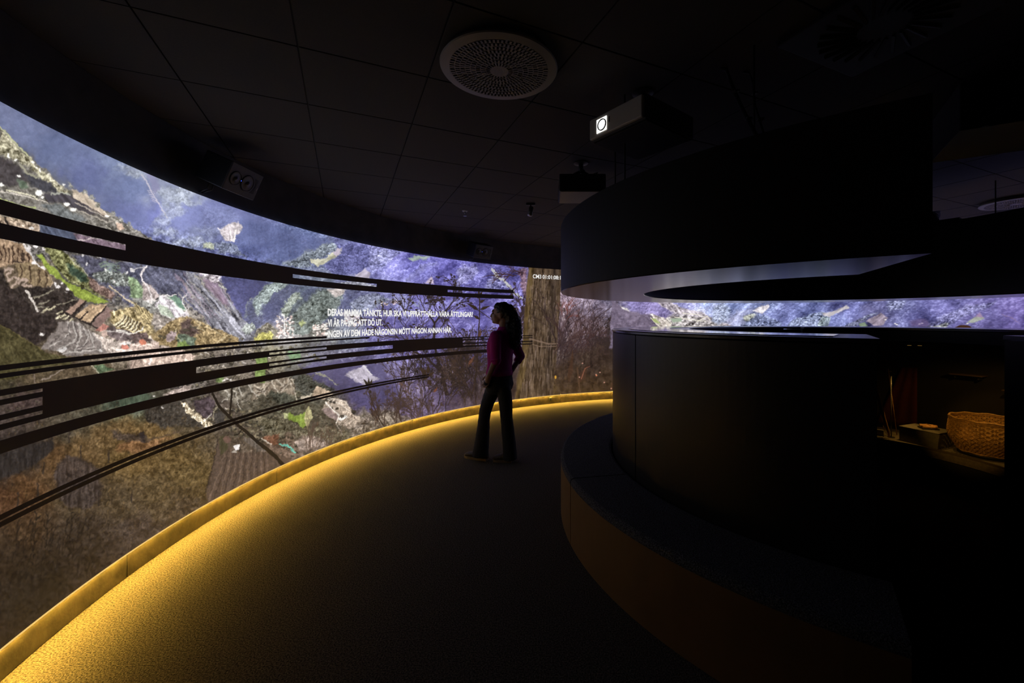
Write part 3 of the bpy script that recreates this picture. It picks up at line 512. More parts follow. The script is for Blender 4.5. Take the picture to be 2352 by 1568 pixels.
    def twig(x, y, a, l, w, n, c=TW_, leaf=0.0, spread=.6, al=.85):
        pts = [(x, y)]
        for k in range(3):
            a += (rs.rand() - .5) * .5
            x += math.cos(a) * l / 3; y -= math.sin(a) * l / 3; pts.append((x, y))
        line(pts, w, c, max(.9, w * .6), 1.5, al)
        if rs.rand() < leaf:
            for k in range(3): dot(x + 7 * (rs.rand() - .5), y + 7 * (rs.rand() - .5), 1.2 + 1.5 * rs.rand(), 1.0 + 1.3 * rs.rand(), c, al)
        if n > 0:
            for k in range(2 + int(rs.rand() * 1.6)): twig(pts[1 + k % 3][0], pts[1 + k % 3][1], a + (rs.rand() - .5) * 2 * spread, l * (.6 + .3 * rs.rand()), w * .68, n - 1, c, leaf, spread, al)
    line([(1026, 905), (1018, 860), (1004, 820), (998, 790), (998, 742)], 8, TW_, 4, 1.5)
    line([(998, 742), (986, 724), (976, 712)], 4, TW_, 2); line([(998, 742), (1012, 722), (1024, 714), (1036, 700)], 4, TW_, 2)
    line([(1010, 850), (980, 822), (952, 808), (938, 790)], 6, TW_, 3)
    for x, y, a, l in ((976, 712, 2.2, 34), (986, 724, 1.6, 30), (1036, 700, 1.0, 34), (1024, 714, 1.9, 34), (1012, 722, .6, 36), (998, 760, 2.5, 40), (998, 770, .7, 44), (940, 792, 2.2, 50), (952, 808, 1.4, 60), (925, 790, 2.0, 60), (910, 770, 2.4, 50), (936, 730, 2.0, 36), (930, 720, 1.2, 34), (1000, 712, 1.8, 30)):
        twig(x, y, a, l, 2.0, 3, TW_, .34, .7)
    for i in range(34):
        twig(905 + 215 * rs.rand(), 880 + 70 * rs.rand(), 1.1 + 1.0 * rs.rand(), 40 + 46 * rs.rand(), 1.9, 3, [(40, 30, 30), (52, 38, 34), (30, 23, 22)][i % 3], .2, .6, .8)
    for i in range(40):
        twig(1000 + 130 * rs.rand(), 800 + 120 * rs.rand(), .5 + 2.2 * rs.rand(), 30 + 24 * rs.rand(), 1.7, 2, [(44, 33, 30), (60, 44, 38), (36, 28, 26)][i % 3], .3, .8, .8)
    for i in range(150): dot(1010 + 115 * rs.rand(), 830 + 100 * rs.rand(), 1.4, 1.4, (104, 86, 84), .35)
    poly([(1030, 930), (1080, 880), (1130, 840), (1200, 820), (1200, 920), (1100, 930), (1030, 945)], (46, 35, 30), [('V', .6), ('R', .5)], 26, 10, .5)
    LF = (46, 34, 26)
    def leaf(x0, y0, x1, y1, w, c): 
        mx, my = (x0 + x1) / 2, (y0 + y1) / 2; nx, ny = -(y1 - y0), (x1 - x0); L = math.hypot(nx, ny); nx, ny = nx / L * w, ny / L * w
        poly([(x0, y0), (mx * .6 + x0 * .4 + nx * .9, my * .6 + y0 * .4 + ny * .9), (mx + nx * .8, my + ny * .8), (x1, y1), (mx - nx * .6, my - ny * .6), (mx * .6 + x0 * .4 - nx * .8, my * .6 + y0 * .4 - ny * .8)], c, [('R', .2)], 1.2, .8)
    line([(1094, 850), (1098, 790), (1101, 740), (1102, 690), (1100, 672)], 2.8, LF, 2.2, .6)
    for a in ((1100, 712, 1070, 695, 5), (1103, 710, 1126, 702, 4), (1101, 732, 1086, 723, 4), (1102, 694, 1115, 688, 3.4), (1100, 686, 1092, 672, 3.4), (1102, 680, 1108, 668, 3.4), (1101, 676, 1098, 666, 3)): leaf(*a, LF)
    leaf(1101, 775, 1104, 754, 4.5, (84, 58, 48)); leaf(1076, 838, 1090, 816, 4, (92, 56, 42)); leaf(996, 902, 1006, 888, 3, (100, 58, 40))
    line([(1094, 850), (1090, 880), (1084, 905)], 2.4, LF, 2, .6); line([(1100, 712), (1130, 734)], 1.4, LF, 1.2, .5)
    for a in ((980, 862, 962, 842, 6), (982, 860, 984, 836, 5), (984, 864, 998, 852, 5), (984, 872, 992, 886, 6), (982, 866, 970, 872, 4)): leaf(*a, (48, 34, 26))
    for a in ((846, 888, 834, 870, 4), (847, 888, 846, 868, 4), (849, 888, 855, 870, 4), (848, 894, 838, 890, 4), (848, 896, 852, 902, 5)): leaf(*a, (40, 32, 24))
    line([(848, 900), (858, 932), (870, 960), (884, 982)], 2.6, (44, 34, 28), 2.2, 1)
    for i in range(26): twig(860 + 150 * rs.rand(), 960 + 20 * rs.rand() - .12 * (i % 5), 1.2 + rs.rand() * .8, 26 + 24 * rs.rand(), 2, 2, (60, 45, 40), .4, .5, .7)
    for i in range(14): twig(700 + 70 * rs.rand(), 1040 - 14 * rs.rand(), 1.3 + .5 * rs.rand(), 30 + 20 * rs.rand(), 1.8, 2, (84, 66, 56), .1, .4, .6)
    line([(940, 900), (926, 882), (918, 884)], 7, (96, 66, 64), 3, 4, .4)
    # ---- tree trunk
    for i in range(5): twig(1204 - i * 9, 628 + i * 2, 2.7 + .3 * rs.rand(), 26, 1.8, 2, (60, 40, 46), .0, .8)
    poly([(1190, 622), (1204, 616), (1212, 650), (1212, 690), (1200, 672)], (112, 80, 84), [('T', .6), ('R', .6)], 6, 5, .75)
    for i in range(14): twig(1190 + 16 * rs.rand(), 690 + 80 * rs.rand(), 1.2 + rs.rand(), 30, 2, 2, (50, 37, 42), .5, .7)
    trunk = [(1214, 600), (1300, 600), (1289, 660), (1286, 700), (1281, 770), (1277, 830), (1272, 870), (1270, 920), (1180, 925), (1190, 880), (1197, 830), (1202, 770), (1207, 700), (1211, 650)]
    poly(trunk, (78, 62, 47), [('V', .85), ('R', .25)], 2, 1.2)
    poly([(1214, 600), (1226, 600), (1222, 700), (1214, 800), (1204, 880), (1180, 925), (1197, 830), (1207, 700)], (98, 78, 38), [('V', .6)], 6, 2, .55)
    poly([(1268, 600), (1282, 600), (1278, 700), (1268, 800), (1258, 910), (1248, 910), (1256, 800), (1264, 700)], (44, 35, 30), [('V', .5)], 8, 4, .6)
    for i in range(320):
        y = 626 + 280 * rs.rand(); t = (y - 600) / 320; xa = 1222 - 30 * t; xb = 1284 - 18 * t
        x = xa + (xb - xa) * rs.rand(); l = 6 + 14 * rs.rand()
        line([(x, y), (x - 1.4, y + l)], 1.0 + 1.4 * rs.rand(), [(132, 112, 102), (150, 128, 122), (46, 36, 28), (104, 86, 70)][i % 4], .8, .6, .5)
    for pts in ([(1216, 776), (1236, 782), (1258, 788), (1282, 789)], [(1216, 778), (1240, 785), (1260, 790), (1282, 791)], [(1218, 789), (1240, 795), (1262, 796), (1282, 795)]): line(pts, 1.5, (132, 108, 92), 1.5, .4, .8)
    # ---- right of the trunk: bare shrubs, dark grass
    for i in range(44):
        x = 1268 + 120 * rs.rand(); twig(x, 800 + 80 * rs.rand(), .75 + .75 * rs.rand(), 40 + 36 * rs.rand(), 1.8, 3, [(52, 36, 40), (40, 29, 31), (66, 44, 42)][i % 3], .04, .5, .7)
    for i in range(12): twig(1284 + 24 * rs.rand(), 700 + 40 * rs.rand(), .7 + rs.rand(), 20, 1.3, 1, (112, 62, 58), .1, .6, .6)
    for i in range(40): twig(1400 + 40 * rs.rand(), 780 + 60 * rs.rand(), 1 + 1.2 * rs.rand(), 26, 2, 2, (46, 36, 36), .9, .7, .8)
    poly([(1270, 840), (1300, 815), (1360, 800), (1440, 800), (1440, 915), (1268, 915)], (52, 39, 31), [('R', .6), ('V', .4)], 34, 8, .75)
    for a in ((1306, 880, 1316, 800, 7), (1330, 880, 1350, 836, 10), (1400, 900, 1428, 850, 7)): leaf(*a, (66, 44, 32))
    line([(1336, 870), (1344, 846), (1354, 840)], 2.4, (140, 84, 66), 1.4, 1, .9); line([(1326, 845), (1330, 880), (1334, 905)], 4, (84, 60, 44), 3, 1, .8)
    for x, y in ((1331, 866), (1369, 860), (1378, 855), (1388, 878), (1338, 834), (1404, 892)): dot(x, y, 1.8, 1.6, (196, 140, 124), .9)
    dot(1276, 866, 2.4, 4, (206, 150, 50)); dot(1370, 862, 2, 1.6, (214, 120, 80))
    # ---- the same valley again on the far side
    poly([(1404, 690), (1425, 702), (1445, 712), (1500, 726), (1524, 752), (1524, 800), (1400, 800)], (112, 100, 124), [('R', .3), ('N', .2)], 4, 3)
    poly([(1424, 703), (1440, 706), (1446, 714), (1432, 710)], (232, 226, 226), [('R', .4)], 3, 2)
    poly([(1440, 684), (1500, 684), (1540, 700), (1552, 716), (1530, 730), (1490, 722), (1450, 712)], (116, 106, 162), [('T', .4), ('N', .4)], 8, 4, .7)
    poly([(1496, 686), (1530, 690), (1560, 704), (1586, 712), (1616, 720), (1650, 736), (1690, 752), (1600, 756), (1566, 726), (1540, 716), (1520, 700)], (178, 168, 176), [('D', .5), ('R', .6)], 3, 3, .9)
    poly([(1490, 722), (1520, 726), (1548, 744), (1560, 756), (1520, 756), (1500, 736)], (216, 206, 194), [('D', .5), ('R', .5)], 3, 3, .9)
    poly([(1528, 730), (1570, 722), (1640, 736), (1680, 756), (1548, 756)], (160, 154, 156), [('R', .9), ('U', .6)], 3, 3, .9)
    for pts in ([(1494, 730), (1506, 742), (1520, 752)], [(1532, 732), (1542, 742), (1538, 750)], [(1550, 728), (1590, 734), (1620, 738)], [(1568, 719), (1600, 722), (1618, 728)], [(1600, 740), (1624, 726), (1630, 734)]): line(pts, 2.2, (236, 230, 214), 1.6, 1, .9)
    poly([(1496, 732), (1506, 732), (1516, 742), (1504, 740)], (168, 188, 110), [], 3, 1); poly([(1540, 732), (1564, 730), (1566, 738), (1546, 740)], (160, 186, 150), [], 3, 1)
    poly([(1640, 706), (1664, 696), (1680, 712), (1668, 740), (1646, 744), (1630, 736)], (142, 154, 186), [('T', .7)], 6, 4, .8)
    poly([(1728, 714), (1744, 704), (1762, 698), (1766, 704), (1758, 714), (1752, 720), (1736, 718)], (222, 216, 226), [('R', .3)], 3, 2)
    poly([(1706, 730), (1722, 722), (1736, 724), (1730, 736), (1712, 738)], (186, 192, 180), [('T', .5)], 4, 3)
    poly([(1700, 748), (1740, 724), (1762, 724), (1792, 740), (1790, 756), (1700, 756)], (122, 134, 176), [('T', .9)], 4, 4, .85)
    poly([(1806, 746), (1826, 732), (1860, 720), (1890, 716), (1910, 726), (1880, 756), (1806, 756)], (124, 136, 168), [('T', .9)], 4, 4, .85)
    poly([(1890, 720), (1918, 714), (1944, 700), (1952, 706), (1930, 716), (1908, 728), (1894, 726)], (194, 188, 196), [('U', .3)], 3, 2); 
    poly([(1888, 728), (1910, 730), (1900, 756), (1870, 756)], (118, 134, 138), [('T', .9)], 3, 3, .8)
    poly([(1988, 738), (2004, 728), (2024, 718), (2038, 730), (2030, 744), (2006, 748)], (160, 146, 168), [('U', .4), ('R', .2)], 3, 2)
    poly([(1972, 744), (1986, 740), (1992, 748), (1976, 752)], (122, 152, 112), [('R', .2)], 3, 1)
    poly([(1930, 750), (1970, 734), (2000, 720), (2020, 716), (1990, 732), (1960, 752)], (116, 122, 150), [('T', .8)], 3, 3, .8)
    for x, y in ((2056, 743), (2060, 745), (2112, 744), (2118, 742), (2222, 743), (2034, 734)): dot(x, y, 2.6, 1.4, (230, 226, 232))
    poly([(2036, 690), (2080, 688), (2070, 706), (2040, 716)], (136, 142, 182), [('T', .9)], 5, 4, .7)
    poly([(2090, 738), (2114, 730), (2134, 736), (2140, 752), (2094, 752)], (112, 92, 140), [('R', .3)], 6, 3, .6)
    poly([(2130, 752), (2160, 728), (2200, 708), (2250, 696), (2290, 690), (2270, 706), (2220, 726), (2190, 744), (2176, 754)], (118, 118, 166), [('T', .9)], 5, 5, .7)
    poly([(2218, 742), (2236, 730), (2252, 722), (2262, 732), (2244, 740)], (166, 176, 160), [('R', .2)], 3, 2); poly([(2240, 728), (2252, 718), (2258, 730)], (160, 132, 174), [], 4, 2)
    poly([(2134, 752), (2160, 744), (2180, 740), (2176, 752)], (168, 172, 168), [('T', .8)], 4, 3, .8)
    poly([(2190, 756), (2194, 752), (2204, 747), (2214, 746), (2226, 748), (2236, 754), (2238, 758)], (62, 36, 22), [('R', .3)], 1.5, .6)
    line([(2304, 724), (2324, 730), (2340, 740)], 3, (140, 118, 160), 2, 3, .6)
    gs = np.clip(IMG[..., 1] - np.maximum(IMG[..., 0], IMG[..., 2]), 0, 60)
    IMG[..., 1] -= gs * .35; IMG[..., 2] += gs * .25
    lift = np.clip(np.maximum(far, haze) * (1100 - PX) / 300, 0, 1)
    IMG[:] = IMG * (1 + .06 * lift)[..., None] + lift[..., None] * np.array((13, 13, 9), f4)
    low = np.clip((PY - 1080) / 260, 0, 1) * np.clip((420 - PX) / 200, 0, 1)
    IMG[:] = IMG * (1 - .26 * low)[..., None]
    lum = IMG.mean(-1, keepdims=True)
    IMG[:] = (lum + (IMG - lum) * .92 + np.array((3, 2, 0), f4)) * (1 + GR[..., None] * .05)
    return np.clip(IMG, 0, 255)

# ------------------------------------------------------------ helpers
CX0, CY0 = RC                       # centre of the round room
CEIL = 2.786


def ray(px, py, z=None, Y=None):
    """point seen at a pixel of the 2352 x 1568 frame, at height z or depth Y"""
    if Y is None: Y = FPX * (z - EYE) / (Y0P - py)
    return Vector(((px - CXP) / FPX * Y, Y, EYE + (Y0P - py) / FPX * Y))


def pol(r, deg, z=0.0):
    return Vector((CX0 + r * math.cos(R(deg)), CY0 + r * math.sin(R(deg)), z))


def phi_at(px, rad=RS):
    u = (px - CXP) / FPX
    a = u * u + 1; b = u * CX0 + CY0; c = CX0 ** 2 + CY0 ** 2 - rad ** 2
    t = (b + math.sqrt(b * b - a * c)) / a
    d = math.degrees(math.atan2(t - CY0, u * t - CX0))
    return d + 360 if d < -90 else d


def mat(name, col, rough=.6, metal=0.0, var=0.0, scale=20.0, bump=0.0, bscale=None, spec=.5, emit=None, estr=0.0, col2=None, coat=0.0):
    m = bpy.data.materials.new(name)
    m.use_nodes = True
    nt = m.node_tree
    b = nt.nodes['Principled BSDF']
    b.inputs['Base Color'].default_value = (*col, 1)
    b.inputs['Roughness'].default_value = rough
    b.inputs['Metallic'].default_value = metal
    b.inputs['Specular IOR Level'].default_value = spec
    if coat: b.inputs['Coat Weight'].default_value = coat
    if emit:
        b.inputs['Emission Color'].default_value = (*emit, 1)
        b.inputs['Emission Strength'].default_value = estr
    tc = nt.nodes.new('ShaderNodeTexCoord')
    if var or col2:
        n = nt.nodes.new('ShaderNodeTexNoise')
        n.inputs['Scale'].default_value = scale
        n.inputs['Detail'].default_value = 4
        nt.links.new(tc.outputs['Object'], n.inputs['Vector'])
        rp = nt.nodes.new('ShaderNodeValToRGB')
        rp.color_ramp.elements[0].position = .32
        rp.color_ramp.elements[1].position = .68
        c2 = col2 or tuple(min(1, c * (1 + var)) for c in col)
        c1 = col if col2 else tuple(c * (1 - var) for c in col)
        rp.color_ramp.elements[0].color = (*c1, 1)
        rp.color_ramp.elements[1].color = (*c2, 1)
        nt.links.new(n.outputs['Fac'], rp.inputs['Fac'])
        nt.links.new(rp.outputs['Color'], b.inputs['Base Color'])
    if bump:
        n2 = nt.nodes.new('ShaderNodeTexNoise')
        n2.inputs['Scale'].default_value = bscale or scale
        n2.inputs['Detail'].default_value = 3
        nt.links.new(tc.outputs['Object'], n2.inputs['Vector'])
        bp = nt.nodes.new('ShaderNodeBump')
        bp.inputs['Strength'].default_value = bump
        bp.inputs['Distance'].default_value = .01
        nt.links.new(n2.outputs['Fac'], bp.inputs['Height'])
        nt.links.new(bp.outputs['Normal'], b.inputs['Normal'])
    return m


def tag(o, label=None, cat=None, group=None, kind=None):
    if label: o['label'] = label
    if cat: o['category'] = cat
    if group: o['group'] = group
    if kind: o['kind'] = kind
    return o


def empty(name, loc=(0, 0, 0), rotz=0.0):
    o = bpy.data.objects.new(name, None)
    COL.objects.link(o)
    o.location = loc
    o.rotation_euler = (0, 0, rotz)
    o.empty_display_size = .1
    return o


def link_mesh(name, me, m, parent=None, smooth=False, loc=(0, 0, 0)):
    o = bpy.data.objects.new(name, me)
    COL.objects.link(o)
    if m is not None:
        me.materials.clear(); me.materials.append(m)
    if smooth:
        for p in me.polygons: p.use_smooth = True
    if parent is not None: o.parent = parent
    o.location = loc
    return o


def from_bm(name, bm, m, parent=None, smooth=False, loc=(0, 0, 0)):
    bmesh.ops.recalc_face_normals(bm, faces=bm.faces[:])
    me = bpy.data.meshes.new(name)
    bm.to_mesh(me); bm.free()
    return link_mesh(name, me, m, parent, smooth, loc)


def revolve(profile, p0, p1, step=2.0, endshift=None, closed=False, bm=None):
    """sweep a closed (r, z) profile about the room centre from p0 to p1 degrees"""
    bm = bm or bmesh.new()
    n = max(1, int(math.ceil(abs(p1 - p0) / step)))
    rings = []
    cnt = n if closed else n + 1
    for i in range(cnt):
        ring = []
        for r, z in profile:
            e1 = p1 + (endshift(r) if endshift else 0)
            d = p0 + (e1 - p0) * i / n
            ring.append(bm.verts.new(pol(r, d, z)))
        rings.append(ring)
    k = len(profile)
    for i in range(n):
        a, b = rings[i], rings[(i + 1) % cnt]
        for j in range(k):
            bm.faces.new((a[j], a[(j + 1) % k], b[(j + 1) % k], b[j]))
    if not closed:
        bm.faces.new(rings[0]); bm.faces.new(rings[-1])
    return bm


def box_prof(r0, r1, z0, z1, b=0.0):
    if not b: return [(r0, z0), (r1, z0), (r1, z1), (r0, z1)]
    return [(r0, z0 + b), (r0 + b, z0), (r1 - b, z0), (r1, z0 + b), (r1, z1 - b), (r1 - b, z1), (r0 + b, z1), (r0, z1 - b)]


def ring_part(name, prof, p0, p1, m, parent=None, step=2.0, smooth=False, **kw):
    return from_bm(name, revolve(prof, p0, p1, step, **kw), m, parent, smooth)


def add_box(bm, size, loc=(0, 0, 0), rot=None, bevel=0.0, seg=2):
    t = bmesh.ops.create_cube(bm, size=1.0)
    vs = t['verts']
    bmesh.ops.scale(bm, vec=size, verts=vs)
    if bevel:
        es = list({e for v in vs for e in v.link_edges})
        g = bmesh.ops.bevel(bm, geom=es, offset=bevel, segments=seg, affect='EDGES', profile=.5)
        vs = list({v for f in g['faces'] for v in f.verts} | {v for v in vs if v.is_valid})
    M = Matrix.Translation(loc) @ (rot.to_4x4() if rot is not None else Matrix.Identity(4))
    bmesh.ops.transform(bm, matrix=M, verts=vs)
    return vs


def box(name, size, loc, m, parent=None, rot=None, bevel=0.0, smooth=False):
    bm = bmesh.new()
    add_box(bm, size, (0, 0, 0), None, bevel)
    o = from_bm(name, bm, m, parent, smooth, loc)
    if rot is not None: o.rotation_euler = rot
    return o


def add_tube(bm, pts, rad, seg=10, caps=True):
    """tube through points; rad may be a number or one per point"""
    pts = [Vector(p) for p in pts]
    rr = rad if isinstance(rad, (list, tuple)) else [rad] * len(pts)
    up = None; rings = []
    for i, p in enumerate(pts):
        t = (pts[min(i + 1, len(pts) - 1)] - pts[max(i - 1, 0)]).normalized()
        if up is None:
            up = Vector((0, 0, 1)) if abs(t.z) < .9 else Vector((1, 0, 0))
        a = (up - t * up.dot(t)).normalized(); b = t.cross(a); up = a
        rings.append([bm.verts.new(p + (a * math.cos(2 * math.pi * k / seg) + b * math.sin(2 * math.pi * k / seg)) * rr[i]) for k in range(seg)])
    for a, b in zip(rings, rings[1:]):
        for k in range(seg): bm.faces.new((a[k], a[(k + 1) % seg], b[(k + 1) % seg], b[k]))
    if caps:
        bm.faces.new(rings[0][::-1]); bm.faces.new(rings[-1])
    return bm


def tube(name, pts, rad, m, parent=None, seg=10, smooth=True):
    return from_bm(name, add_tube(bmesh.new(), pts, rad, seg), m, parent, smooth)


def lathe(prof, seg=48, bm=None, M=None):
    """closed surface of revolution about local z from (r, z) points (r = 0 closes it)"""
    bm = bm or bmesh.new()
    rings = []
    for r, z in prof:
        if r < 1e-6: ring = [bm.verts.new((0, 0, z))]
        else: ring = [bm.verts.new((r * math.cos(2 * math.pi * k / seg), r * math.sin(2 * math.pi * k / seg), z)) for k in range(seg)]
        rings.append(ring)
    for a, b in zip(rings, rings[1:]):
        for k in range(seg):
            k2 = (k + 1) % seg
            if len(a) == 1 and len(b) == 1: continue
            if len(a) == 1: bm.faces.new((a[0], b[k], b[k2]))
            elif len(b) == 1: bm.faces.new((a[k], a[k2], b[0]))
            else: bm.faces.new((a[k], a[k2], b[k2], b[k]))
    if M is not None: bmesh.ops.transform(bm, matrix=M, verts=[v for rg in rings for v in rg])
    return bm


def copy_tree(o, parent=None):
    c = o.copy()
    COL.objects.link(c)
    if parent is not None: c.parent = parent
    for ch in o.children: copy_tree(ch, c)
    return c


def realize(o, name):
    """replace an object's modifiers by the mesh they make"""
    dg = bpy.context.evaluated_depsgraph_get()
    dg.update()
    me = bpy.data.meshes.new_from_object(o.evaluated_get(dg))
    me.name = name
    o.modifiers.clear()
    old = o.data
    o.data = me
    bpy.data.meshes.remove(old)
    return o


# ------------------------------------------------------------ materials
M_wall = mat('black_wall_paint', (.07, .068, .064), .75, var=.2, scale=6, bump=.05, bscale=90)
M_black = mat('matt_black', (.008, .008, .0085), .6)
M_black_satin = mat('black_satin_laminate', (.012, .0115, .0115), .42, var=.12, scale=3)
M_drum = mat('black_drum_laminate', (.0095, .0088, .0075), .6, spec=.25, var=.1, scale=3)
M_front = mat('brown_black_laminate', (.26, .15, .06), .55, var=.1, scale=4, spec=.3)
M_under = mat('glossy_dark_laminate', (.02, .019, .021), .2, var=.1, scale=4, spec=.9)
M_tile = mat('dark_ceiling_tile', (.040, .035, .032), .9, var=.12, scale=240, bump=.15, bscale=400)
M_cardboard = mat('brown_laminate', (.05, .032, .018), .5, var=.2, scale=12)
M_carpet = mat('dark_grey_carpet', (.112, .096, .080), .95, var=.85, scale=140, bump=.8, bscale=170, spec=.1)
M_seat = mat('dark_blue_wool_seat', (.125, .126, .136), .95, var=.9, scale=170, bump=1.0, bscale=190, spec=.15)
M_base = mat('reflection_dirt_baseboard', (.032, .026, .019), .28, col2=(.11, .088, .058), scale=9, bump=.25, bscale=26)  # blotches put carpet reflections into the colour, along with dirt
M_led = mat('yellow_led', (.8, .6, .2), .5, emit=(1.0, .60, .085), estr=860)
M_grey = mat('dark_grey_plastic', (.06, .06, .06), .45)
M_plate = mat('grey_painted_metal', (.24, .215, .185), .45)
M_white = mat('pale_grey_plastic', (.5, .47, .44), .45)
M_speaker = mat('grey_speaker_baffle', (.045, .044, .043), .5)
M_rubber = mat('black_rubber', (.01, .01, .01), .5)
M_blue = mat('blue_indicator', (.02, .05, .4), .4, emit=(.05, .1, 1.0), estr=2.0)
M_steel = mat('dull_steel', (.25, .25, .26), .35, metal=1.0)
M_text = mat('projected_white', (.1, .1, .1), .8, emit=(.93, .92, .90), estr=.95)
M_bar = mat('unlit_screen', (.15, .125, .105), .85)

# the film: painted once into an image, shown by the screen
_im = make_film()
FILM = bpy.data.images.new('valley_film', TW, TH)
_px = np.ones((TH, TW, 4), np.float32)
_px[:, :, :3] = _im / 255.0
FILM.pixels.foreach_set(_px.ravel())
FILM.update(); FILM.pack()
M_film = bpy.data.materials.new('projected_film')
M_film.use_nodes = True
_nt = M_film.node_tree
_b = _nt.nodes['Principled BSDF']
_b.inputs['Base Color'].default_value = (.085, .08, .075, 1)
_b.inputs['Roughness'].default_value = .85
_ti = _nt.nodes.new('ShaderNodeTexImage'); _ti.image = FILM; _ti.extension = 'EXTEND'
_uv = _nt.nodes.new('ShaderNodeUVMap'); _uv.uv_map = 'UVMap'
_nt.links.new(_uv.outputs['UV'], _ti.inputs['Vector'])
_nt.links.new(_ti.outputs['Color'], _b.inputs['Emission Color'])
_b.inputs['Emission Strength'].default_value = 1.0
del _px, _im

M_glass = bpy.data.materials.new('showcase_glass')
M_glass.use_nodes = True
_nt = M_glass.node_tree
for _n in list(_nt.nodes):
    if _n.type != 'OUTPUT_MATERIAL': _nt.nodes.remove(_n)
_o = [n for n in _nt.nodes if n.type == 'OUTPUT_MATERIAL'][0]
_t = _nt.nodes.new('ShaderNodeBsdfTransparent'); _t.inputs[0].default_value = (.93, .94, .93, 1)
_g = _nt.nodes.new('ShaderNodeBsdfGlossy'); _g.inputs['Roughness'].default_value = .02
_f = _nt.nodes.new('ShaderNodeFresnel'); _f.inputs[0].default_value = 1.45
_mx = _nt.nodes.new('ShaderNodeMixShader')
_nt.links.new(_f.outputs[0], _mx.inputs[0]); _nt.links.new(_t.outputs[0], _mx.inputs[1]); _nt.links.new(_g.outputs[0], _mx.inputs[2])
_nt.links.new(_mx.outputs[0], _o.inputs['Surface'])

# ------------------------------------------------------------ room shell
tag(ring_part('wall_main', box_prof(4.872, 4.97, 0, 2.86), 0, 360, M_wall, step=1.5, closed=True), kind='structure')
bm = bmesh.new()
bmesh.ops.create_circle(bm, cap_ends=True, radius=4.872, segments=180)
g = bmesh.ops.extrude_face_region(bm, geom=bm.faces[:])
bmesh.ops.translate(bm, vec=(0, 0, -.05), verts=[v for v in g['geom'] if isinstance(v, bmesh.types.BMVert)])
floor = from_bm('floor', bm, M_carpet, loc=(CX0, CY0, 0))
tag(floor, kind='structure')
bm = bmesh.new()
bmesh.ops.create_circle(bm, cap_ends=True, radius=4.872, segments=120)
g = bmesh.ops.extrude_face_region(bm, geom=bm.faces[:])
bmesh.ops.translate(bm, vec=(0, 0, .05), verts=[v for v in g['geom'] if isinstance(v, bmesh.types.BMVert)])
ceiling = from_bm('ceiling', bm, M_black, loc=(CX0, CY0, CEIL + .018))
tag(ceiling, kind='structure')

# ceiling tiles, 600 x 600, laid askew to the room
TH_ = .4414; TO = (-.3756, 1.731)
tu = Vector((math.cos(TH_), math.sin(TH_), 0)); tv = Vector((-math.sin(TH_), math.cos(TH_), 0))
TS, TG = .6, .0035


def clip_circle(poly_, rad, n=96):
    out = [Vector(p) for p in poly_]
    for k in range(n):
        nrm = Vector((math.cos(2 * math.pi * k / n), math.sin(2 * math.pi * k / n), 0))
        res = []
        for i in range(len(out)):
            a, b = out[i], out[(i + 1) % len(out)]
            da, db = a.dot(nrm) - rad, b.dot(nrm) - rad
            if da <= 0: res.append(a)
            if (da <= 0) != (db <= 0): res.append(a + (b - a) * (da / (da - db)))
        out = res
        if len(out) < 3: return []
    return out


tile_me = None
ci = 0
for i in range(-14, 22):
    for j in range(-14, 22):
        c = Vector((TO[0], TO[1], 0)) + tu * (TS * (i + .5)) + tv * (TS * (j + .5)) - Vector((CX0, CY0, 0))
        if c.length > 4.866 + .43: continue
        h = TS / 2 - TG
        corners = [c + tu * (sx * h) + tv * (sy * h) for sx, sy in ((-1, -1), (1, -1), (1, 1), (-1, 1))]
        if max(p.length for p in corners) < 4.866:
            if tile_me is None:
                bm = bmesh.new()
                add_box(bm, (2 * h, 2 * h, .012), (0, 0, 0), None, .002, 1)
                me = bpy.data.meshes.new('ceiling_tile'); bm.to_mesh(me); bm.free(); me.materials.append(M_tile)
                tile_me = me
            o = bpy.data.objects.new('ceiling_tile', tile_me)
            COL.objects.link(o); o.parent = ceiling
            o.location = (c.x, c.y, -.012); o.rotation_euler = (0, 0, TH_)
        else:
            pl = clip_circle(corners, 4.866)
            if len(pl) < 3: continue
            bm = bmesh.new()
            f = bm.faces.new([bm.verts.new((p.x, p.y, -.018)) for p in pl])
            g = bmesh.ops.extrude_face_region(bm, geom=[f])
            bmesh.ops.translate(bm, vec=(0, 0, .012), verts=[v for v in g['geom'] if isinstance(v, bmesh.types.BMVert)])
            from_bm('ceiling_tile', bm, M_tile, ceiling)

# baseboard in bent lengths with open joints
seams = [205, phi_at(300), phi_at(640), phi_at(950), phi_at(1197), phi_at(1288), phi_at(1404), 92, 80, 66, 50, 36, 22, 8, -8, -24, -40]
bb = empty('baseboard_main', (CX0, CY0, 0)); tag(bb, kind='structure')
for a, b in zip(seams, seams[1:]):
    o = ring_part('baseboard_panel', box_prof(4.8680, 4.8715, .002, .150, .001), a - .06, b + .06, M_base, bb, 1.0)
    o.location = (-CX0, -CY0, 0)

# ------------------------------------------------------------ the projection screen and what is shown on it
screen = empty('projection_screen', (CX0, CY0, 0))
tag(screen, 'wrap-around curved screen with a projected mountain valley and black bars', 'projection screen')


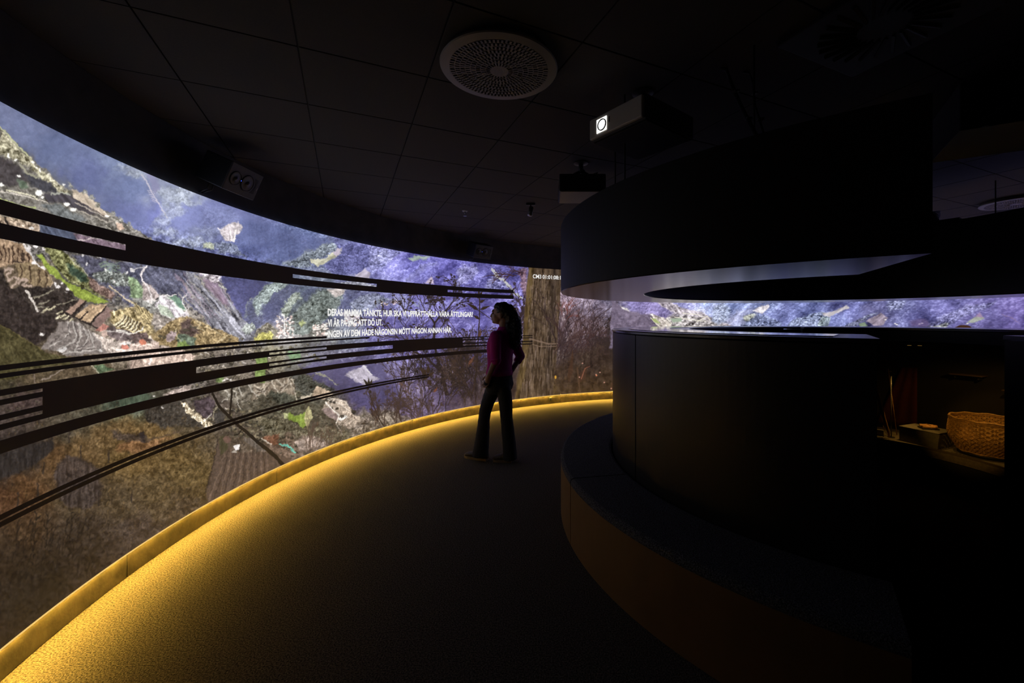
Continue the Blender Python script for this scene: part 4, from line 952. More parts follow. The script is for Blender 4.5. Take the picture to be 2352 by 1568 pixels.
def ribbon(p0, p1, za, zb, rad, thick=.0, step=1.0, uv=False):
    """curved strip; za/zb = (z0, z1) at either end"""
    n = max(1, int(math.ceil(abs(p1 - p0) / step)))
    bm = bmesh.new()
    lay = bm.loops.layers.uv.new('UVMap') if uv else None
    fr = []; info = {}
    for i in range(n + 1):
        t = i / n; d = p0 + (p1 - p0) * t
        row = []
        for k in (0, 1):
            z = za[k] + (zb[k] - za[k]) * t
            v = bm.verts.new(pol(rad, d, z) - Vector((CX0, CY0, 0))); info[v] = (d, z); row.append(v)
        if thick:
            for k in (1, 0):
                z = za[k] + (zb[k] - za[k]) * t
                v = bm.verts.new(pol(rad + thick, d, z) - Vector((CX0, CY0, 0))); info[v] = (d, z); row.append(v)
        fr.append(row)
    m_ = len(fr[0])
    for a, b in zip(fr, fr[1:]):
        for j in range(m_ if thick else 1):
            bm.faces.new((a[j], a[(j + 1) % m_], b[(j + 1) % m_], b[j]))
    if thick:
        bm.faces.new(fr[0]); bm.faces.new(fr[-1])
    bmesh.ops.recalc_face_normals(bm, faces=bm.faces[:])
    if uv:
        for f in bm.faces:
            for l in f.loops:
                d, z = info[l.vert]
                l[lay].uv = (film_u(d), (z - Z0) / (Z1 - Z0))
    return bm


pan = [205, phi_at(1288), phi_at(1407), 88, 72, 56, 40, 24, 8, -8, -30]
for a, b in zip(pan, pan[1:]):
    g = .035 if b > 80 else .015
    from_bm('screen_panel', ribbon(a - (g if a < 205 else 0), b + g, (Z0, Z1), (Z0, Z1), RS, .02, .5, True), M_film, screen)

M_lip = mat('yellow_lip_glow', (.5, .4, .2), .5, emit=(1.0, .66, .20), estr=.85)
from_bm('glowing_lip', ribbon(205, -40, (.1434, .1515), (.1434, .1515), 4.8490, .0010, .5), M_lip, screen)  # thin lip shaped to cut the strip's reach; its edge glow is put in

BARS = [  # phi0, phi1, (z0, z1) at phi0, (z0, z1) at phi1
    (205, 127.0, (1.928, 1.990), (1.935, 1.992)), (205, 127.0, (1.829, 1.893), (1.838, 1.901)),
    (phi_at(288), phi_at(672), (1.834, 1.990), (1.840, 1.992)), (phi_at(865), phi_at(1028), (1.838, 1.992), (1.838, 1.992)),
    (205, 165.35, (1.288, 1.310), (1.300, 1.322)), (205, 157.8, (1.256, 1.276), (1.272, 1.289)),
    (205, 196.2, (1.186, 1.212), (1.186, 1.212)), (205, 196.2, (1.148, 1.171), (1.148, 1.171)), (205, 196.2, (1.086, 1.109), (1.086, 1.109)), (205, 196.2, (1.046, 1.070), (1.046, 1.070)),
    (196.2, phi_at(450), (1.046, 1.212), (1.051, 1.212)), (phi_at(450), phi_at(618), (1.160, 1.213), (1.166, 1.220)), (phi_at(450), phi_at(618), (1.051, 1.118), (1.062, 1.120)),
    (phi_at(618), phi_at(750), (1.202, 1.220), (1.204, 1.224)), (phi_at(618), phi_at(750), (1.166, 1.183), (1.166, 1.184)), (phi_at(618), phi_at(750), (1.104, 1.121), (1.108, 1.125)), (phi_at(618), phi_at(750), (1.063, 1.083), (1.067, 1.088)),
    (phi_at(750), phi_at(902), (1.167, 1.224), (1.170, 1.228)), (phi_at(750), phi_at(902), (1.067, 1.124), (1.068, 1.126)), (phi_at(902), phi_at(1063), (1.068, 1.228), (1.071, 1.229)),
    (phi_at(1063), phi_at(1223), (1.213, 1.229), (1.211, 1.226)), (phi_at(1063), phi_at(1223), (1.178, 1.195), (1.173, 1.187)), (phi_at(1063), phi_at(1223), (1.123, 1.143), (1.111, 1.127)), (phi_at(1063), phi_at(1223), (1.075, 1.097), (1.066, 1.083)),
    (205, 131.5, (.948, 1.003), (.971, 1.020)),
    (205, phi_at(985), (.676, .698), (.709, .731)), (205, phi_at(985), (.646, .668), (.681, .703)),
]
for p0, p1, za, zb in BARS:
    from_bm('black_bar', ribbon(p0, p1, za, zb, RS - .0022, .0015, 1.0), M_bar, screen)


def wall_text(name, body, pa, pb, zb, cap, rad, bold, parent):
    cu = bpy.data.curves.new(name, 'FONT')
    cu.body = body
    cu.offset = bold
    cu.resolution_u = 3
    tmp = bpy.data.objects.new(name + '_curve', cu)
    COL.objects.link(tmp)
    dg = bpy.context.evaluated_depsgraph_get(); dg.update()
    me = bpy.data.meshes.new_from_object(tmp.evaluated_get(dg))
    bpy.data.objects.remove(tmp); bpy.data.curves.remove(cu)
    xs = [v.co.x for v in me.vertices]
    x0, x1 = min(xs), max(xs)
    for v in me.vertices:
        d = pa + (pb - pa) * (v.co.x - x0) / (x1 - x0)
        z = zb + v.co.y / .70 * cap
        p = pol(rad, d, z) - Vector((CX0, CY0, 0))
        v.co = p
    return link_mesh(name, me, M_text, parent)


wall_text('subtitle_line', 'DERAS MAMMA TÄNKTE, HUR SKA VI UPPRÄTTHÅLLA VÅRA ÄTTLINGAR?', phi_at(752), phi_at(1086), 1.540, .072, RS - .0045, .034, screen)
wall_text('subtitle_line', 'VI ÄR PÅ VÄG ATT DÖ UT.', phi_at(752), phi_at(878), 1.426, .072, RS - .0045, .034, screen)
wall_text('subtitle_line', 'INGEN AV DEM HADE NÅGONSIN MÖTT NÅGON ANNAN HÄR.', phi_at(752), phi_at(1037), 1.308, .070, RS - .0045, .034, screen)
wall_text('timecode_text', 'CM3', phi_at(1223.5), phi_at(1243), 2.212, .066, RS - .0045, .016, screen)
wall_text('timecode_text', '01:01:08:1', phi_at(1246), phi_at(1287.5), 2.212, .066, RS - .0045, .016, screen)

led = from_bm('led_strip', ribbon(205, -40, (0, 0), (0, 0), RS, 0, 1.0), M_led)
for i, v in enumerate(led.data.vertices):
    d = 205 + (-245) * (i // 2) / (len(led.data.vertices) // 2 - 1)
    v.co = pol(4.8590, d, .1480) if i % 2 else pol(4.8622, d, .1442)
led.data.update()
tag(led, 'glowing yellow light strip along the foot of the curved screen', 'light strip')
sk = empty('wall_socket', ray(1264, 915, Y=1.5 * FPX / (927 - Y0P)) * 1)
sp_ = phi_at(1264, 4.855)
sk.location = pol(4.852, sp_, .085)
sk.rotation_euler = (0, 0, R(sp_))
box('housing', (.014, .05, .06), (0, 0, 0), M_rubber, sk, bevel=.003); box('cover_flap', (.004, .04, .045), (-.009, 0, 0), M_grey, sk, bevel=.001)
tag(sk, 'small black socket box fixed on the lit baseboard below the tree trunk', 'socket')

# ------------------------------------------------------------ suspended ring over the island
DE = lambda r: (r - 2.25) / .68 * 4.5
ringc = empty('ring_canopy', (CX0, CY0, 1.71))
tag(ringc, 'large black ring-shaped canopy hung from the ceiling above the island', 'canopy')
off = Vector((-CX0, -CY0, -1.71))


def rp(name, prof, p0, p1, m, parent, off_, step=2.0, smooth=False, endshift=None):
    o = ring_part(name, prof, p0, p1, m, parent, step, smooth, endshift=endshift)
    o.location = off_
    return o


rp('outer_fascia', box_prof(2.225, 2.25, 1.712, 2.22, .003), -62, 239.7, M_drum, ringc, off, 1.5, endshift=DE)
rp('underside', [(1.57, 1.714), (1.574, 1.710), (2.246, 1.710), (2.25, 1.714), (2.222, 1.73), (1.60, 1.73)], -62, 239.7, M_under, ringc, off, 1.5, endshift=DE)
rp('inner_fascia', box_prof(1.57, 1.595, 1.716, 2.42, .003), -62, 239.7, M_black_satin, ringc, off, 2, endshift=DE)
rp('deck', box_prof(1.60, 2.222, 2.14, 2.16), -62, 238.5, M_black, ringc, off, 3, endshift=DE)
a0 = pol(2.225, 239.7 + DE(2.225)); b0 = pol(1.60, 239.7 + DE(1.6))
mid = (a0 + b0) / 2; dv = (b0 - a0); ang = math.atan2(dv.y, dv.x)
o = box('end_panel', (dv.length - .004, .016, .41), Vector((mid.x, mid.y, 1.935)) + off, M_black_satin, ringc, rot=(0, 0, ang)); 
for px_, rr_ in ((1435, 2.10), (1413, 2.0), (1732, 1.9)):
    u = (px_ - CXP) / FPX
    a_ = u * u + 1; b_ = u * CX0 + CY0; c_ = CX0 ** 2 + CY0 ** 2 - rr_ ** 2
    dsc = max(b_ * b_ - a_ * c_, 0)
    t_ = (b_ - math.sqrt(dsc)) / a_
    p_ = Vector((u * t_, t_, 0))
    tube('hanging_rod', [p_ + Vector((0, 0, 2.16)) + off, p_ + Vector((0, 0, CEIL - .004)) + off], .005, M_black, ringc, 8)
for d_ in (60, 20, -20, -50, 110):
    tube('hanging_rod', [pol(1.9, d_, 2.16) + off, pol(1.9, d_, CEIL - .004) + off], .005, M_black, ringc, 8)
# things lying on the far side of the ring
eb = empty('equipment_box', ray(2238, 492, Y=3.95)); eb.location = pol(1.78, 34, 2.1605)
eb.rotation_euler = (0, 0, R(34 + 90))
box('case', (.52, .22, .29), (0, 0, .145), M_black, eb, bevel=.006); box('lid', (.5, .2, .012), (0, 0, .297), M_rubber, eb, bevel=.003)
tag(eb, 'flat black equipment case resting on the far rim of the ring canopy', 'case')
cc = empty('cable_coil', pol(1.78, 34, 2.464)); 
pts = []
for k in range(150):
    a = k * .42; rr = .085 + .012 * math.sin(k * 1.7)
    pts.append((rr * math.cos(a), rr * .8 * math.sin(a), .012 + k * .0006 + .006 * math.sin(k * .9)))
tube('coil', pts, .008, M_rubber, cc, 6)
tube('loose_end', [(.085, .02, .03), (.16, .07, .02), (.2, .02, .012), (.24, -.03, .009)], .007, M_rubber, cc, 6)
tag(cc, 'coil of black cable on top of the equipment case', 'cable')

# ------------------------------------------------------------ bench around the island
bench = empty('curved_bench', (CX0, CY0, 0))
tag(bench, 'low curved black bench with dark blue felt seat around the island', 'bench')
boff = Vector((-CX0, -CY0, 0))
for a, b in ((60, 191.6), (191.9, 238.4)):
    rp('front_panel', box_prof(2.225, 2.25, 0, .405, .003), a, b, M_front, bench, boff, 1.5)
    rp('seat_cushion', [(1.842, .375), (2.225, .375), (2.247, .385), (2.252, .41), (2.246, .432), (2.228, .442), (1.86, .442), (1.842, .436)], a, b, M_seat, bench, boff, 1.5)
rp('kick_strip', box_prof(2.21, 2.224, 0, .37), 60, 238.2, M_black, bench, boff, 3)
m1 = pol(2.04, 238.25)
box('end_panel', (.37, .014, .372), Vector((m1.x, m1.y, .186)) + boff, M_black_satin, bench, rot=(0, 0, R(238.25)))
for z_ in (.13, .2, .27):
    p_ = pol(2.2515, 191.2, z_) + boff
    bm = lathe([(0, 0), (.0035, 0), (.003, .0015), (0, .0018)], 10, M=Matrix.Translation(p_) @ Matrix.Rotation(R(191.2), 4, 'Z') @ Matrix.Rotation(R(90), 4, 'Y'))
    from_bm('screw', bm, M_steel, bench)

# ------------------------------------------------------------ island cabinets
cab = empty('curved_cabinet', (CX0, CY0, 0))
tag(cab, 'tall curved black cabinet rising behind the bench', 'cabinet')
for a, b in ((76, 194.4), (194.75, 237.0)):
    rp('outer_panel', box_prof(1.805, 1.83, 0, 1.395, .002), a, b, M_black_satin, cab, boff, 1.5)
rp('groove', box_prof(1.80, 1.812, .1, 1.39), 194.3, 194.85, M_black, cab, boff, 1)
rp('worktop', [(1.20, 1.40), (1.826, 1.396), (1.836, 1.402), (1.836, 1.414), (1.83, 1.42), (1.204, 1.42), (1.20, 1.416)], 76, 237.3, M_under, cab, boff, 1.5)
rp('inner_panel', box_prof(1.21, 1.235, 0, 1.395), 76, 236.6, M_black_satin, cab, boff, 2)
m1 = pol(1.52, 236.8)
box('end_panel', (.56, .018, 1.39), Vector((m1.x, m1.y, .695)) + boff, M_black_satin, cab, rot=(0, 0, R(236.8)))
rp('glass_lid', box_prof(1.36, 1.70, 1.4205, 1.4235), 110, 232, mat('dark_glass_lid', (.01, .01, .012), .05, spec=.9), cab, boff, 2)

show = empty('glass_showcase', (CX0, CY0, 0))
tag(show, 'curved black showcase with a glass front and warm lit exhibits', 'showcase')
SA, SB = 74.5, -95.0
rp('plinth', box_prof(1.215, 1.80, 0, .26), SA, SB, M_black, show, boff, 2)
M_deck = mat('olive_felt', (.10, .085, .05), .9, var=.25, scale=40, bump=.2, bscale=300)
rp('display_deck', box_prof(1.205, 1.79, .261, .34, .002), SA - .5, SB + .5, M_deck, show, boff, 2)
rp('back_panel', box_prof(1.79, 1.82, .0, 1.395), SA, SB, M_black_satin, show, boff, 2)
rp('top_casing', box_prof(1.205, 1.79, 1.29, 1.396, .003), SA, SB, M_black_satin, show, boff, 2)
rp('worktop', [(1.19, 1.40), (1.826, 1.397), (1.836, 1.402), (1.836, 1.414), (1.83, 1.42), (1.194, 1.42), (1.19, 1.416)], SA, SB, M_under, show, boff, 1.5)
for a, b in ((52, -8),):
    rp('glass_pane', box_prof(1.212, 1.218, .341, 1.289), a, b, M_glass, show, boff, 2)
rp('glass_trim', box_prof(1.203, 1.212, .33, .345), 52, -8, mat('olive_trim', (.07, .055, .03), .5), show, boff, 2)
rp('blind_panel', box_prof(1.205, 1.222, .34, 1.289), SA, 52.2, M_black_satin, show, boff, 2)
rp('blind_panel', box_prof(1.205, 1.222, .34, 1.289), -8.2, SB, M_black_satin, show, boff, 2)
for d_ in (SA, SB):
    m1 = pol(1.515, d_)
    box('end_panel', (.615, .018, 1.394), Vector((m1.x, m1.y, .697)) + boff, M_black_satin, show, rot=(0, 0, R(d_)))


def lamp_in_case(r_, d_, energy, aim, spot=70, col=(1.0, .52, .12), label=''):
    e = empty('spotlight', pol(r_, d_, 1.2885))
    bm = lathe([(0, 0), (.028, 0), (.028, -.012), (.018, -.014), (.018, -.03), (0, -.03)], 20)
    from_bm('housing', bm, M_rubber, e)
    bm = lathe([(0, -.0305), (.015, -.0305), (.015, -.033), (0, -.033)], 20)
    from_bm('lens', bm, mat('lamp_lens', (.6, .5, .3), .3, emit=col, estr=.25), e)
    ld = bpy.data.lights.new('lamp', 'SPOT')
    ld.energy = energy; ld.color = col; ld.spot_size = R(spot); ld.spot_blend = .5; ld.shadow_soft_size = .012
    lo = bpy.data.objects.new('lamp', ld); COL.objects.link(lo); lo.parent = e
    lo.location = (0, 0, -.04)
    dr = Vector(aim) - (e.location + Vector((0, 0, -.04)))
    lo.rotation_euler = dr.to_track_quat('-Z', 'Y').to_euler()
    tag(e, label, 'spotlight', 'small lamps under the showcase top')
    return e


# ---- exhibits
BK = Vector((3.785, 3.66, 0))
st = empty('display_stand', (BK.x, BK.y, .3405))
from_bm('disc', lathe([(0, 0), (.2, 0), (.2, .024), (.194, .03), (0, .03)], 40), M_black, st, True)
tag(st, 'low round black stand under the woven basket', 'stand')
bk = empty('woven_basket', (BK.x, BK.y, .3715))
tag(bk, 'large round open basket woven from golden cane, in the showcase', 'basket')
M_cane = mat('golden_cane', (.42, .24, .07), .55, var=.35, scale=60, bump=.2, bscale=200)


def brad(t):   # basket radius by height 0..1
    return .195 + .068 * math.sin(min(1, t * 1.7) * math.pi / 2) - .012 * max(0, t - .6) / .4


BH = .275
bm = bmesh.new()
for sgn in (1, -1):
    for s_ in range(46):
        a0_ = 2 * math.pi * s_ / 46; prev = None
        for k in range(25):
            t = k / 24
            a = a0_ + sgn * t * 1.05
            rr = brad(t) + .0035 * math.sin(k * math.pi / 1.0 * .96 + (0 if sgn > 0 else math.pi) + s_ * math.pi)
            w = .0088
            tx = Vector((math.cos(a), math.sin(a), 0)); ta = Vector((-math.sin(a), math.cos(a), 0))
            sd = (ta * .72 + Vector((0, 0, -sgn * .69)))
            c = tx * rr + Vector((0, 0, t * BH))
            row = [bm.verts.new(c + sd * w + tx * .0012), bm.verts.new(c - sd * w + tx * .0012), bm.verts.new(c - sd * w - tx * .0012), bm.verts.new(c + sd * w - tx * .0012)]
            if prev:
                for j in range(4): bm.faces.new((prev[j], prev[(j + 1) % 4], row[(j + 1) % 4], row[j]))
            prev = row
from_bm('woven_wall', bm, M_cane, bk)
for t_, th in ((1.0, .0085), (.955, .006), (.0, .009)):
    rr = brad(t_)
    bm = bmesh.new()
    add_tube(bm, [(rr * math.cos(2 * math.pi * k / 48), rr * math.sin(2 * math.pi * k / 48), t_ * BH + .004 * math.sin(k * 1.3)) for k in range(49)], th, 8)
    from_bm('rim' if t_ > .5 else 'base_ring', bm, M_cane, bk, True)
from_bm('base', lathe([(0, .002), (.19, .002), (.19, .008), (0, .008)], 36), mat('dark_cane', (.12, .07, .025), .7, var=.3, scale=50), bk)

FL = Vector((3.337, 4.08, 0)); FR = Vector((3.449, 3.797, 0))
bx_d = (FR - FL); bl = bx_d.length; bx_d.normalize(); bn = Vector((-bx_d.y, bx_d.x, 0))
if bn.dot(FL - Vector((CX0, CY0, 0))) < 0: bn = -bn
pc = (FL + FR) / 2 + bn * (.13 + .035)
pb = empty('plinth_block', (pc.x, pc.y, .3405), math.atan2(bx_d.y, bx_d.x))
M_olive = mat('olive_painted_wood', (.13, .12, .08), .75, var=.15, scale=30)
box('block', (bl, .25, .134), (0, 0, .067), M_olive, pb, bevel=.002); box('top_board', (bl + .006, .256, .006), (0, 0, .1375), M_olive, pb, bevel=.001)
tag(pb, 'low olive plinth block carrying a bamboo bundle, left of the basket', 'plinth')
bd = empty('bamboo_bundle', pc + bx_d * .02 + Vector((0, 0, .4815)), math.atan2(bx_d.y, bx_d.x) + .9)
M_bam = mat('bright_bamboo', (.62, .33, .10), .45, var=.25, scale=80)
box('pad', (.13, .095, .012), (0, 0, .006), M_rubber, bd, bevel=.003)
for k in range(4):
    bm = bmesh.new(); x_ = -.034 + k * .0225
    add_tube(bm, [(-.06 + .008 * (k % 2), x_, .024), (-.02, x_, .024), (-.0195, x_, .0245), (.05 + .01 * (k % 3), x_, .024)], [.0115, .0115, .0122, .0105], 10)
    from_bm('bamboo_tube', bm, M_bam, bd, True)
tube('binding_cord', [(.0, -.047, .012), (.0, -.04, .037), (.0, 0, .039), (.0, .04, .037), (.0, .047, .012)], .003, M_cane, bd, 6)
tag(bd, 'small bundle of orange bamboo tubes on a dark pad on the plinth', 'bamboo bundle')

ar = empty('wooden_bow', ray(2043, 1007, Y=4.15)); ar.location.z = .3405
b0_ = Vector((0, 0, .012))
dx = ray(2011, 878, Y=4.12) - Vector((ar.location.x, ar.location.y, 0)); top = Vector((dx.x, dx.y, dx.z - .3405))
mid_ = (b0_ + top) / 2 + Vector((-.01, 0, .01))
tube('stave', [b0_, b0_ * .75 + mid_ * .25 + Vector((.004, 0, 0)), mid_, mid_ * .5 + top * .5 + Vector((-.004, 0, 0)), top], [.006, .012, .0155, .013, .004], M_cane, ar, 10)
tube('cord', [b0_ + Vector((-.005, -.004, 0)), b0_ + Vector((-.05, -.01, .06)), mid_ + Vector((-.03, -.01, -.06))], .002, M_cane, ar, 6)
tag(ar, 'slender golden wooden bow leaning at the left end of the showcase', 'bow')
tn = empty('thin_spear', ray(2060, 1000, Y=4.28)); tn.location.z = .3405
tp = ray(2040, 845, Y=4.25) - Vector((tn.location.x, tn.location.y, .3405))
tube('shaft', [(0, 0, .004), tp * .5, tp * .97], [.0035, .0032, .0028], M_cane, tn, 8)
tube('tip', [tp * .97, tp], [.0045, .0008], M_white, tn, 8)
tube('barb', [tp * .955, tp * .93 + Vector((.035, .01, .012))], .002, M_white, tn, 6)
tag(tn, 'thin upright cane spear with a pale tip behind the bow', 'spear')
ap = empty('acrylic_support', ray(2047, 1003, Y=4.2)); ap.location.z = .3405
tube('rod', [(0, 0, .004), (0, 0, .6)], .005, mat('clear_grey_acrylic', (.09, .085, .07), .2), ap, 8)
from_bm('foot', lathe([(0, 0), (.03, 0), (.03, .005), (0, .006)], 20), M_rubber, ap)
tag(ap, 'thin upright grey rod stand between the bow and the spear', 'stand')
lb = empty('label_board', ray(2028, 995, Y=4.2)); lb.location = pol(1.33, 47, .3405); lb.rotation_euler = (0, 0, R(137))
box('board', (.16, .012, .07), (0, .012, .036), M_olive, lb, rot=(R(-18), 0, 0), bevel=.001); box('foot', (.15, .05, .006), (0, .03, .003), M_olive, lb)
tag(lb, 'small blank olive board tilted at the foot of the bow', 'board')
# dim things deep in the case
cl = empty('red_cloth', pol(1.765, 41, .36)); cl.rotation_euler = (0, 0, R(41 + 90))
bm = bmesh.new(); nu, nv = 14, 10; gr = []
for j in range(nv + 1):
    row = []
    for i in range(nu + 1):
        v_ = j / nv; u_ = i / nu
        wdt = .13 + .22 * (1 - v_)
        row.append(bm.verts.new((-.13 + wdt * u_, .012 * math.sin(u_ * 16) * (1 - v_ * .6), v_ * .62 + .02)))
    gr.append(row)
for j in range(nv):
    for i in range(nu): bm.faces.new((gr[j][i], gr[j][i + 1], gr[j + 1][i + 1], gr[j + 1][i]))
o = from_bm('cloth', bm, mat('dark_red_cloth', (.055, .005, .003), .9, var=.2, scale=30), cl, True)
o.modifiers.new('s', 'SOLIDIFY').thickness = .004; realize(o, 'cloth')
box('hanging_rail', (.2, .014, .012), (-.06, 0, .648), M_rubber, cl)
tag(cl, 'dark red cloth hanging at the back of the showcase', 'cloth')
po = empty('grey_post', pol(1.72, 5, .3405))
tube('post', [(0, 0, .004), (0, 0, .94)], .022, mat('blue_grey_metal', (.10, .12, .14), .4), po, 16)
from_bm('collar', lathe([(.0225, .86), (.027, .86), (.027, .89), (.0225, .89)], 20), M_white, po)
tag(po, 'slim blue-grey post standing behind the basket', 'post')
def wall_shelf(d_, z_, w_, label):
    e = empty('wall_shelf', pol(1.789, d_, z_), R(d_ + 90))
    box('board', (w_, .11, .012), (0, .055, -.006), M_cardboard, e, bevel=.002)
    for sx in (-.35, .35): box('bracket', (.012, .08, .03), (sx * w_, .04, -.027), M_rubber, e)
    tag(e, label, 'shelf', 'small shelves at the back of the showcase')
    return e


wall_shelf(11, .885, .26, 'small brown shelf holding a straw mat, above the basket')
wall_shelf(24, .985, .24, 'small brown shelf left of the grey post, with nothing on it')
mt = empty('straw_mat', pol(1.735, 11, .8855), R(11 + 90))
for k in range(4): box('layer', (.20 - k * .03, .085 - k * .008, .008), (.004 * k, 0, .005 + .0085 * k), M_cane, mt, rot=(0, 0, .05 * k), bevel=.002)
tag(mt, 'folded straw mat lying on a small brown shelf', 'mat')

lamp_in_case(1.245, 2, 9.0, (BK.x, BK.y, .45), 120, label='small round lamp under the showcase top above the basket')
lamp_in_case(1.27, 31, 7.0, (pc.x, pc.y, .47), 40, label='small round lamp under the showcase top above the plinth block')
lamp_in_case(1.235, 34, 12.0, (ar.location.x, ar.location.y, .62), 44, label='small round lamp under the showcase top above the bow')

# added spotlight, unseen inside the ring, to light the basket front through the glass
rs_ = empty('added_spotlight', pol(1.568, 214, 2.26))
aim = Vector((BK.x, BK.y, .50))
d_ = (aim - rs_.location).normalized()
tube('arm', [(0, 0, 0), pol(1.49, 214, 2.26) - rs_.location], .008, M_rubber, rs_, 8)
p_ = pol(1.47, 214, 2.25) - rs_.location
tube('lamp_body', [p_ - d_ * .03, p_ + d_ * .09], [.03, .034], M_rubber, rs_, 16)
ld = bpy.data.lights.new('lamp', 'SPOT'); ld.energy = 95; ld.color = (1.0, .50, .10); ld.spot_size = R(17); ld.spot_blend = .6; ld.shadow_soft_size = .02
lo = bpy.data.objects.new('lamp', ld); COL.objects.link(lo); lo.parent = rs_; lo.location = p_ + d_ * .1
lo.rotation_euler = d_.to_track_quat('-Z', 'Y').to_euler()
tag(rs_, 'small black spotlight, unseen, added inside the ring canopy to light the basket', 'spotlight')

# ------------------------------------------------------------ ceiling fittings
def ceiling_vent(loc, label):
    e = empty('ceiling_vent', loc)
    from_bm('backing', lathe([(0, -.006), (.262, -.006), (.262, 0), (0, 0)], 60), M_black, e)
    from_bm('rim', lathe([(.247, -.040), (.288, -.036), (.292, -.030), (.275, -.006), (.247, -.006), (.247, -.040)], 96), M_plate, e, False)
    bm = bmesh.new()
    zt = -.0395

    def quad(r0, r1, a0, a1, n=1):
        for q in range(n):
            b0 = a0 + (a1 - a0) * q / n; b1 = a0 + (a1 - a0) * (q + 1) / n
            bm.faces.new([bm.verts.new((r * math.cos(a), r * math.sin(a), zt)) for r, a in ((r0, b0), (r1, b0), (r1, b1), (r0, b1))])
    bm.faces.new([bm.verts.new((.046 * math.cos(2 * math.pi * k / 32), .046 * math.sin(2 * math.pi * k / 32), zt)) for k in range(32)])
    r_ = .046
    for k in range(8):
        r0, r1 = r_, r_ + .0205; r2 = r1 + .0048
        n = [24, 30, 38, 46, 54, 62, 70, 78][k]
        st_ = 2 * math.pi / n; o_ = .13 * k
        for q in range(n): quad(r0, r1, o_ + q * st_, o_ + q * st_ + st_ * .5)
        quad(r1, r2, 0, 2 * math.pi, 72)
        r_ = r2
    bmesh.ops.remove_doubles(bm, verts=bm.verts[:], dist=.0004)
    o = from_bm('grille', bm, M_plate, e)
    o.modifiers.new('s', 'SOLIDIFY').thickness = .0025
    realize(o, 'grille')
    tag(e, label, 'vent')
    return e


vp = Vector((-.397 * .6, 3.58 * .6, CEIL))
ceiling_vent(vp, 'round grey ceiling vent with rings of slots, above the woman')
ceiling_vent((5.08, 4.63, CEIL), 'round ceiling vent over the far side of the room')


def projector(name, loc, rotz, label, under, W=.335, D=.37, H=.11):
    e = empty(name, loc, rotz)          # local -Y is the front; loc = underside centre
    box('body', (W, D - .02, H), (0, .01, H / 2), M_black, e, bevel=.008)
    box('front_bezel', (W - .022, .022, H - .016), (0, -D / 2 + .010, H / 2), M_white, e, bevel=.006)
    box('underside_panel', (W - .02, D - .05, .004), (0, .012, -.002), under, e, bevel=.001)
    x_ = -W / 2 + .27 * W
    M_lit = mat('lens_glow', (.9, .9, .9), .4, emit=(1, .98, .92), estr=1.5)
    box('lens_window', (.074, .004, .074), (x_, -D / 2 - .0022, H / 2 - .002), M_lit, e)
    Mx = Matrix.Translation((x_ + .006, -D / 2 - .005, H / 2 - .004)) @ Matrix.Rotation(R(90), 4, 'X')
    from_bm('lens', lathe([(0, .010), (.014, .009), (.022, .005), (.026, .0)], 28, M=Mx), mat('lens_glass', (.8, .8, .85), .1, emit=(1, 1, 1), estr=3), e, True)
    from_bm('lens_ring', lathe([(.026, .0), (.027, .006), (.031, .006), (.032, .0), (.026, 0)], 28, M=Mx), M_rubber, e, True)
    box('vent_slit', (.004, .003, .03), (x_ + .055, -D / 2 - .0015, H / 2 + .01), M_rubber, e)
    for k in range(6): box('side_louvre', (.003, .1, .005), (W / 2 + .001, .05, .03 + k * .011), M_rubber, e)
    gap = CEIL - loc[2] - H
    tube('mount_pole', [(0, .02, H + .06), (0, .02, H + gap - .002)], .019, M_rubber, e, 14)
    from_bm('ceiling_flange', lathe([(0, 0), (.06, 0), (.06, -.008), (.02, -.016), (0, -.016)], 24, M=Matrix.Translation((0, .02, H + gap))), M_rubber, e)
    bm = bmesh.new()
    add_box(bm, (.16, .16, .012), (0, .02, H + .010), None, .003)
    add_tube(bm, [(-.05, .02, H + .014), (-.05, .02, H + .05), (0, .02, H + .075), (.05, .02, H + .05), (.05, .02, H + .014)], .016, 10)
    from_bm('mount_bracket', bm, M_rubber, e)
    tube('cable', [(-.10, .1, H), (-.13, .06, H + .05), (-.06, -.02, H + .05), (-.02, .0, H + .1)], .006, M_rubber, e, 8)
    tag(e, label, 'projector', 'ceiling projectors')
    return e


projector('projector', (.529, 2.412, 2.504), R(-51.5), 'black ceiling projector with its white lens lit, facing the left screen', M_black, .394, .435, .129)
projector('projector', (.280, 3.535, 2.504), R(180), 'black ceiling projector seen from behind with pale underside, above the ring rim', mat('grey_underside', (.26, .24, .225), .5), .365, .388, .135)


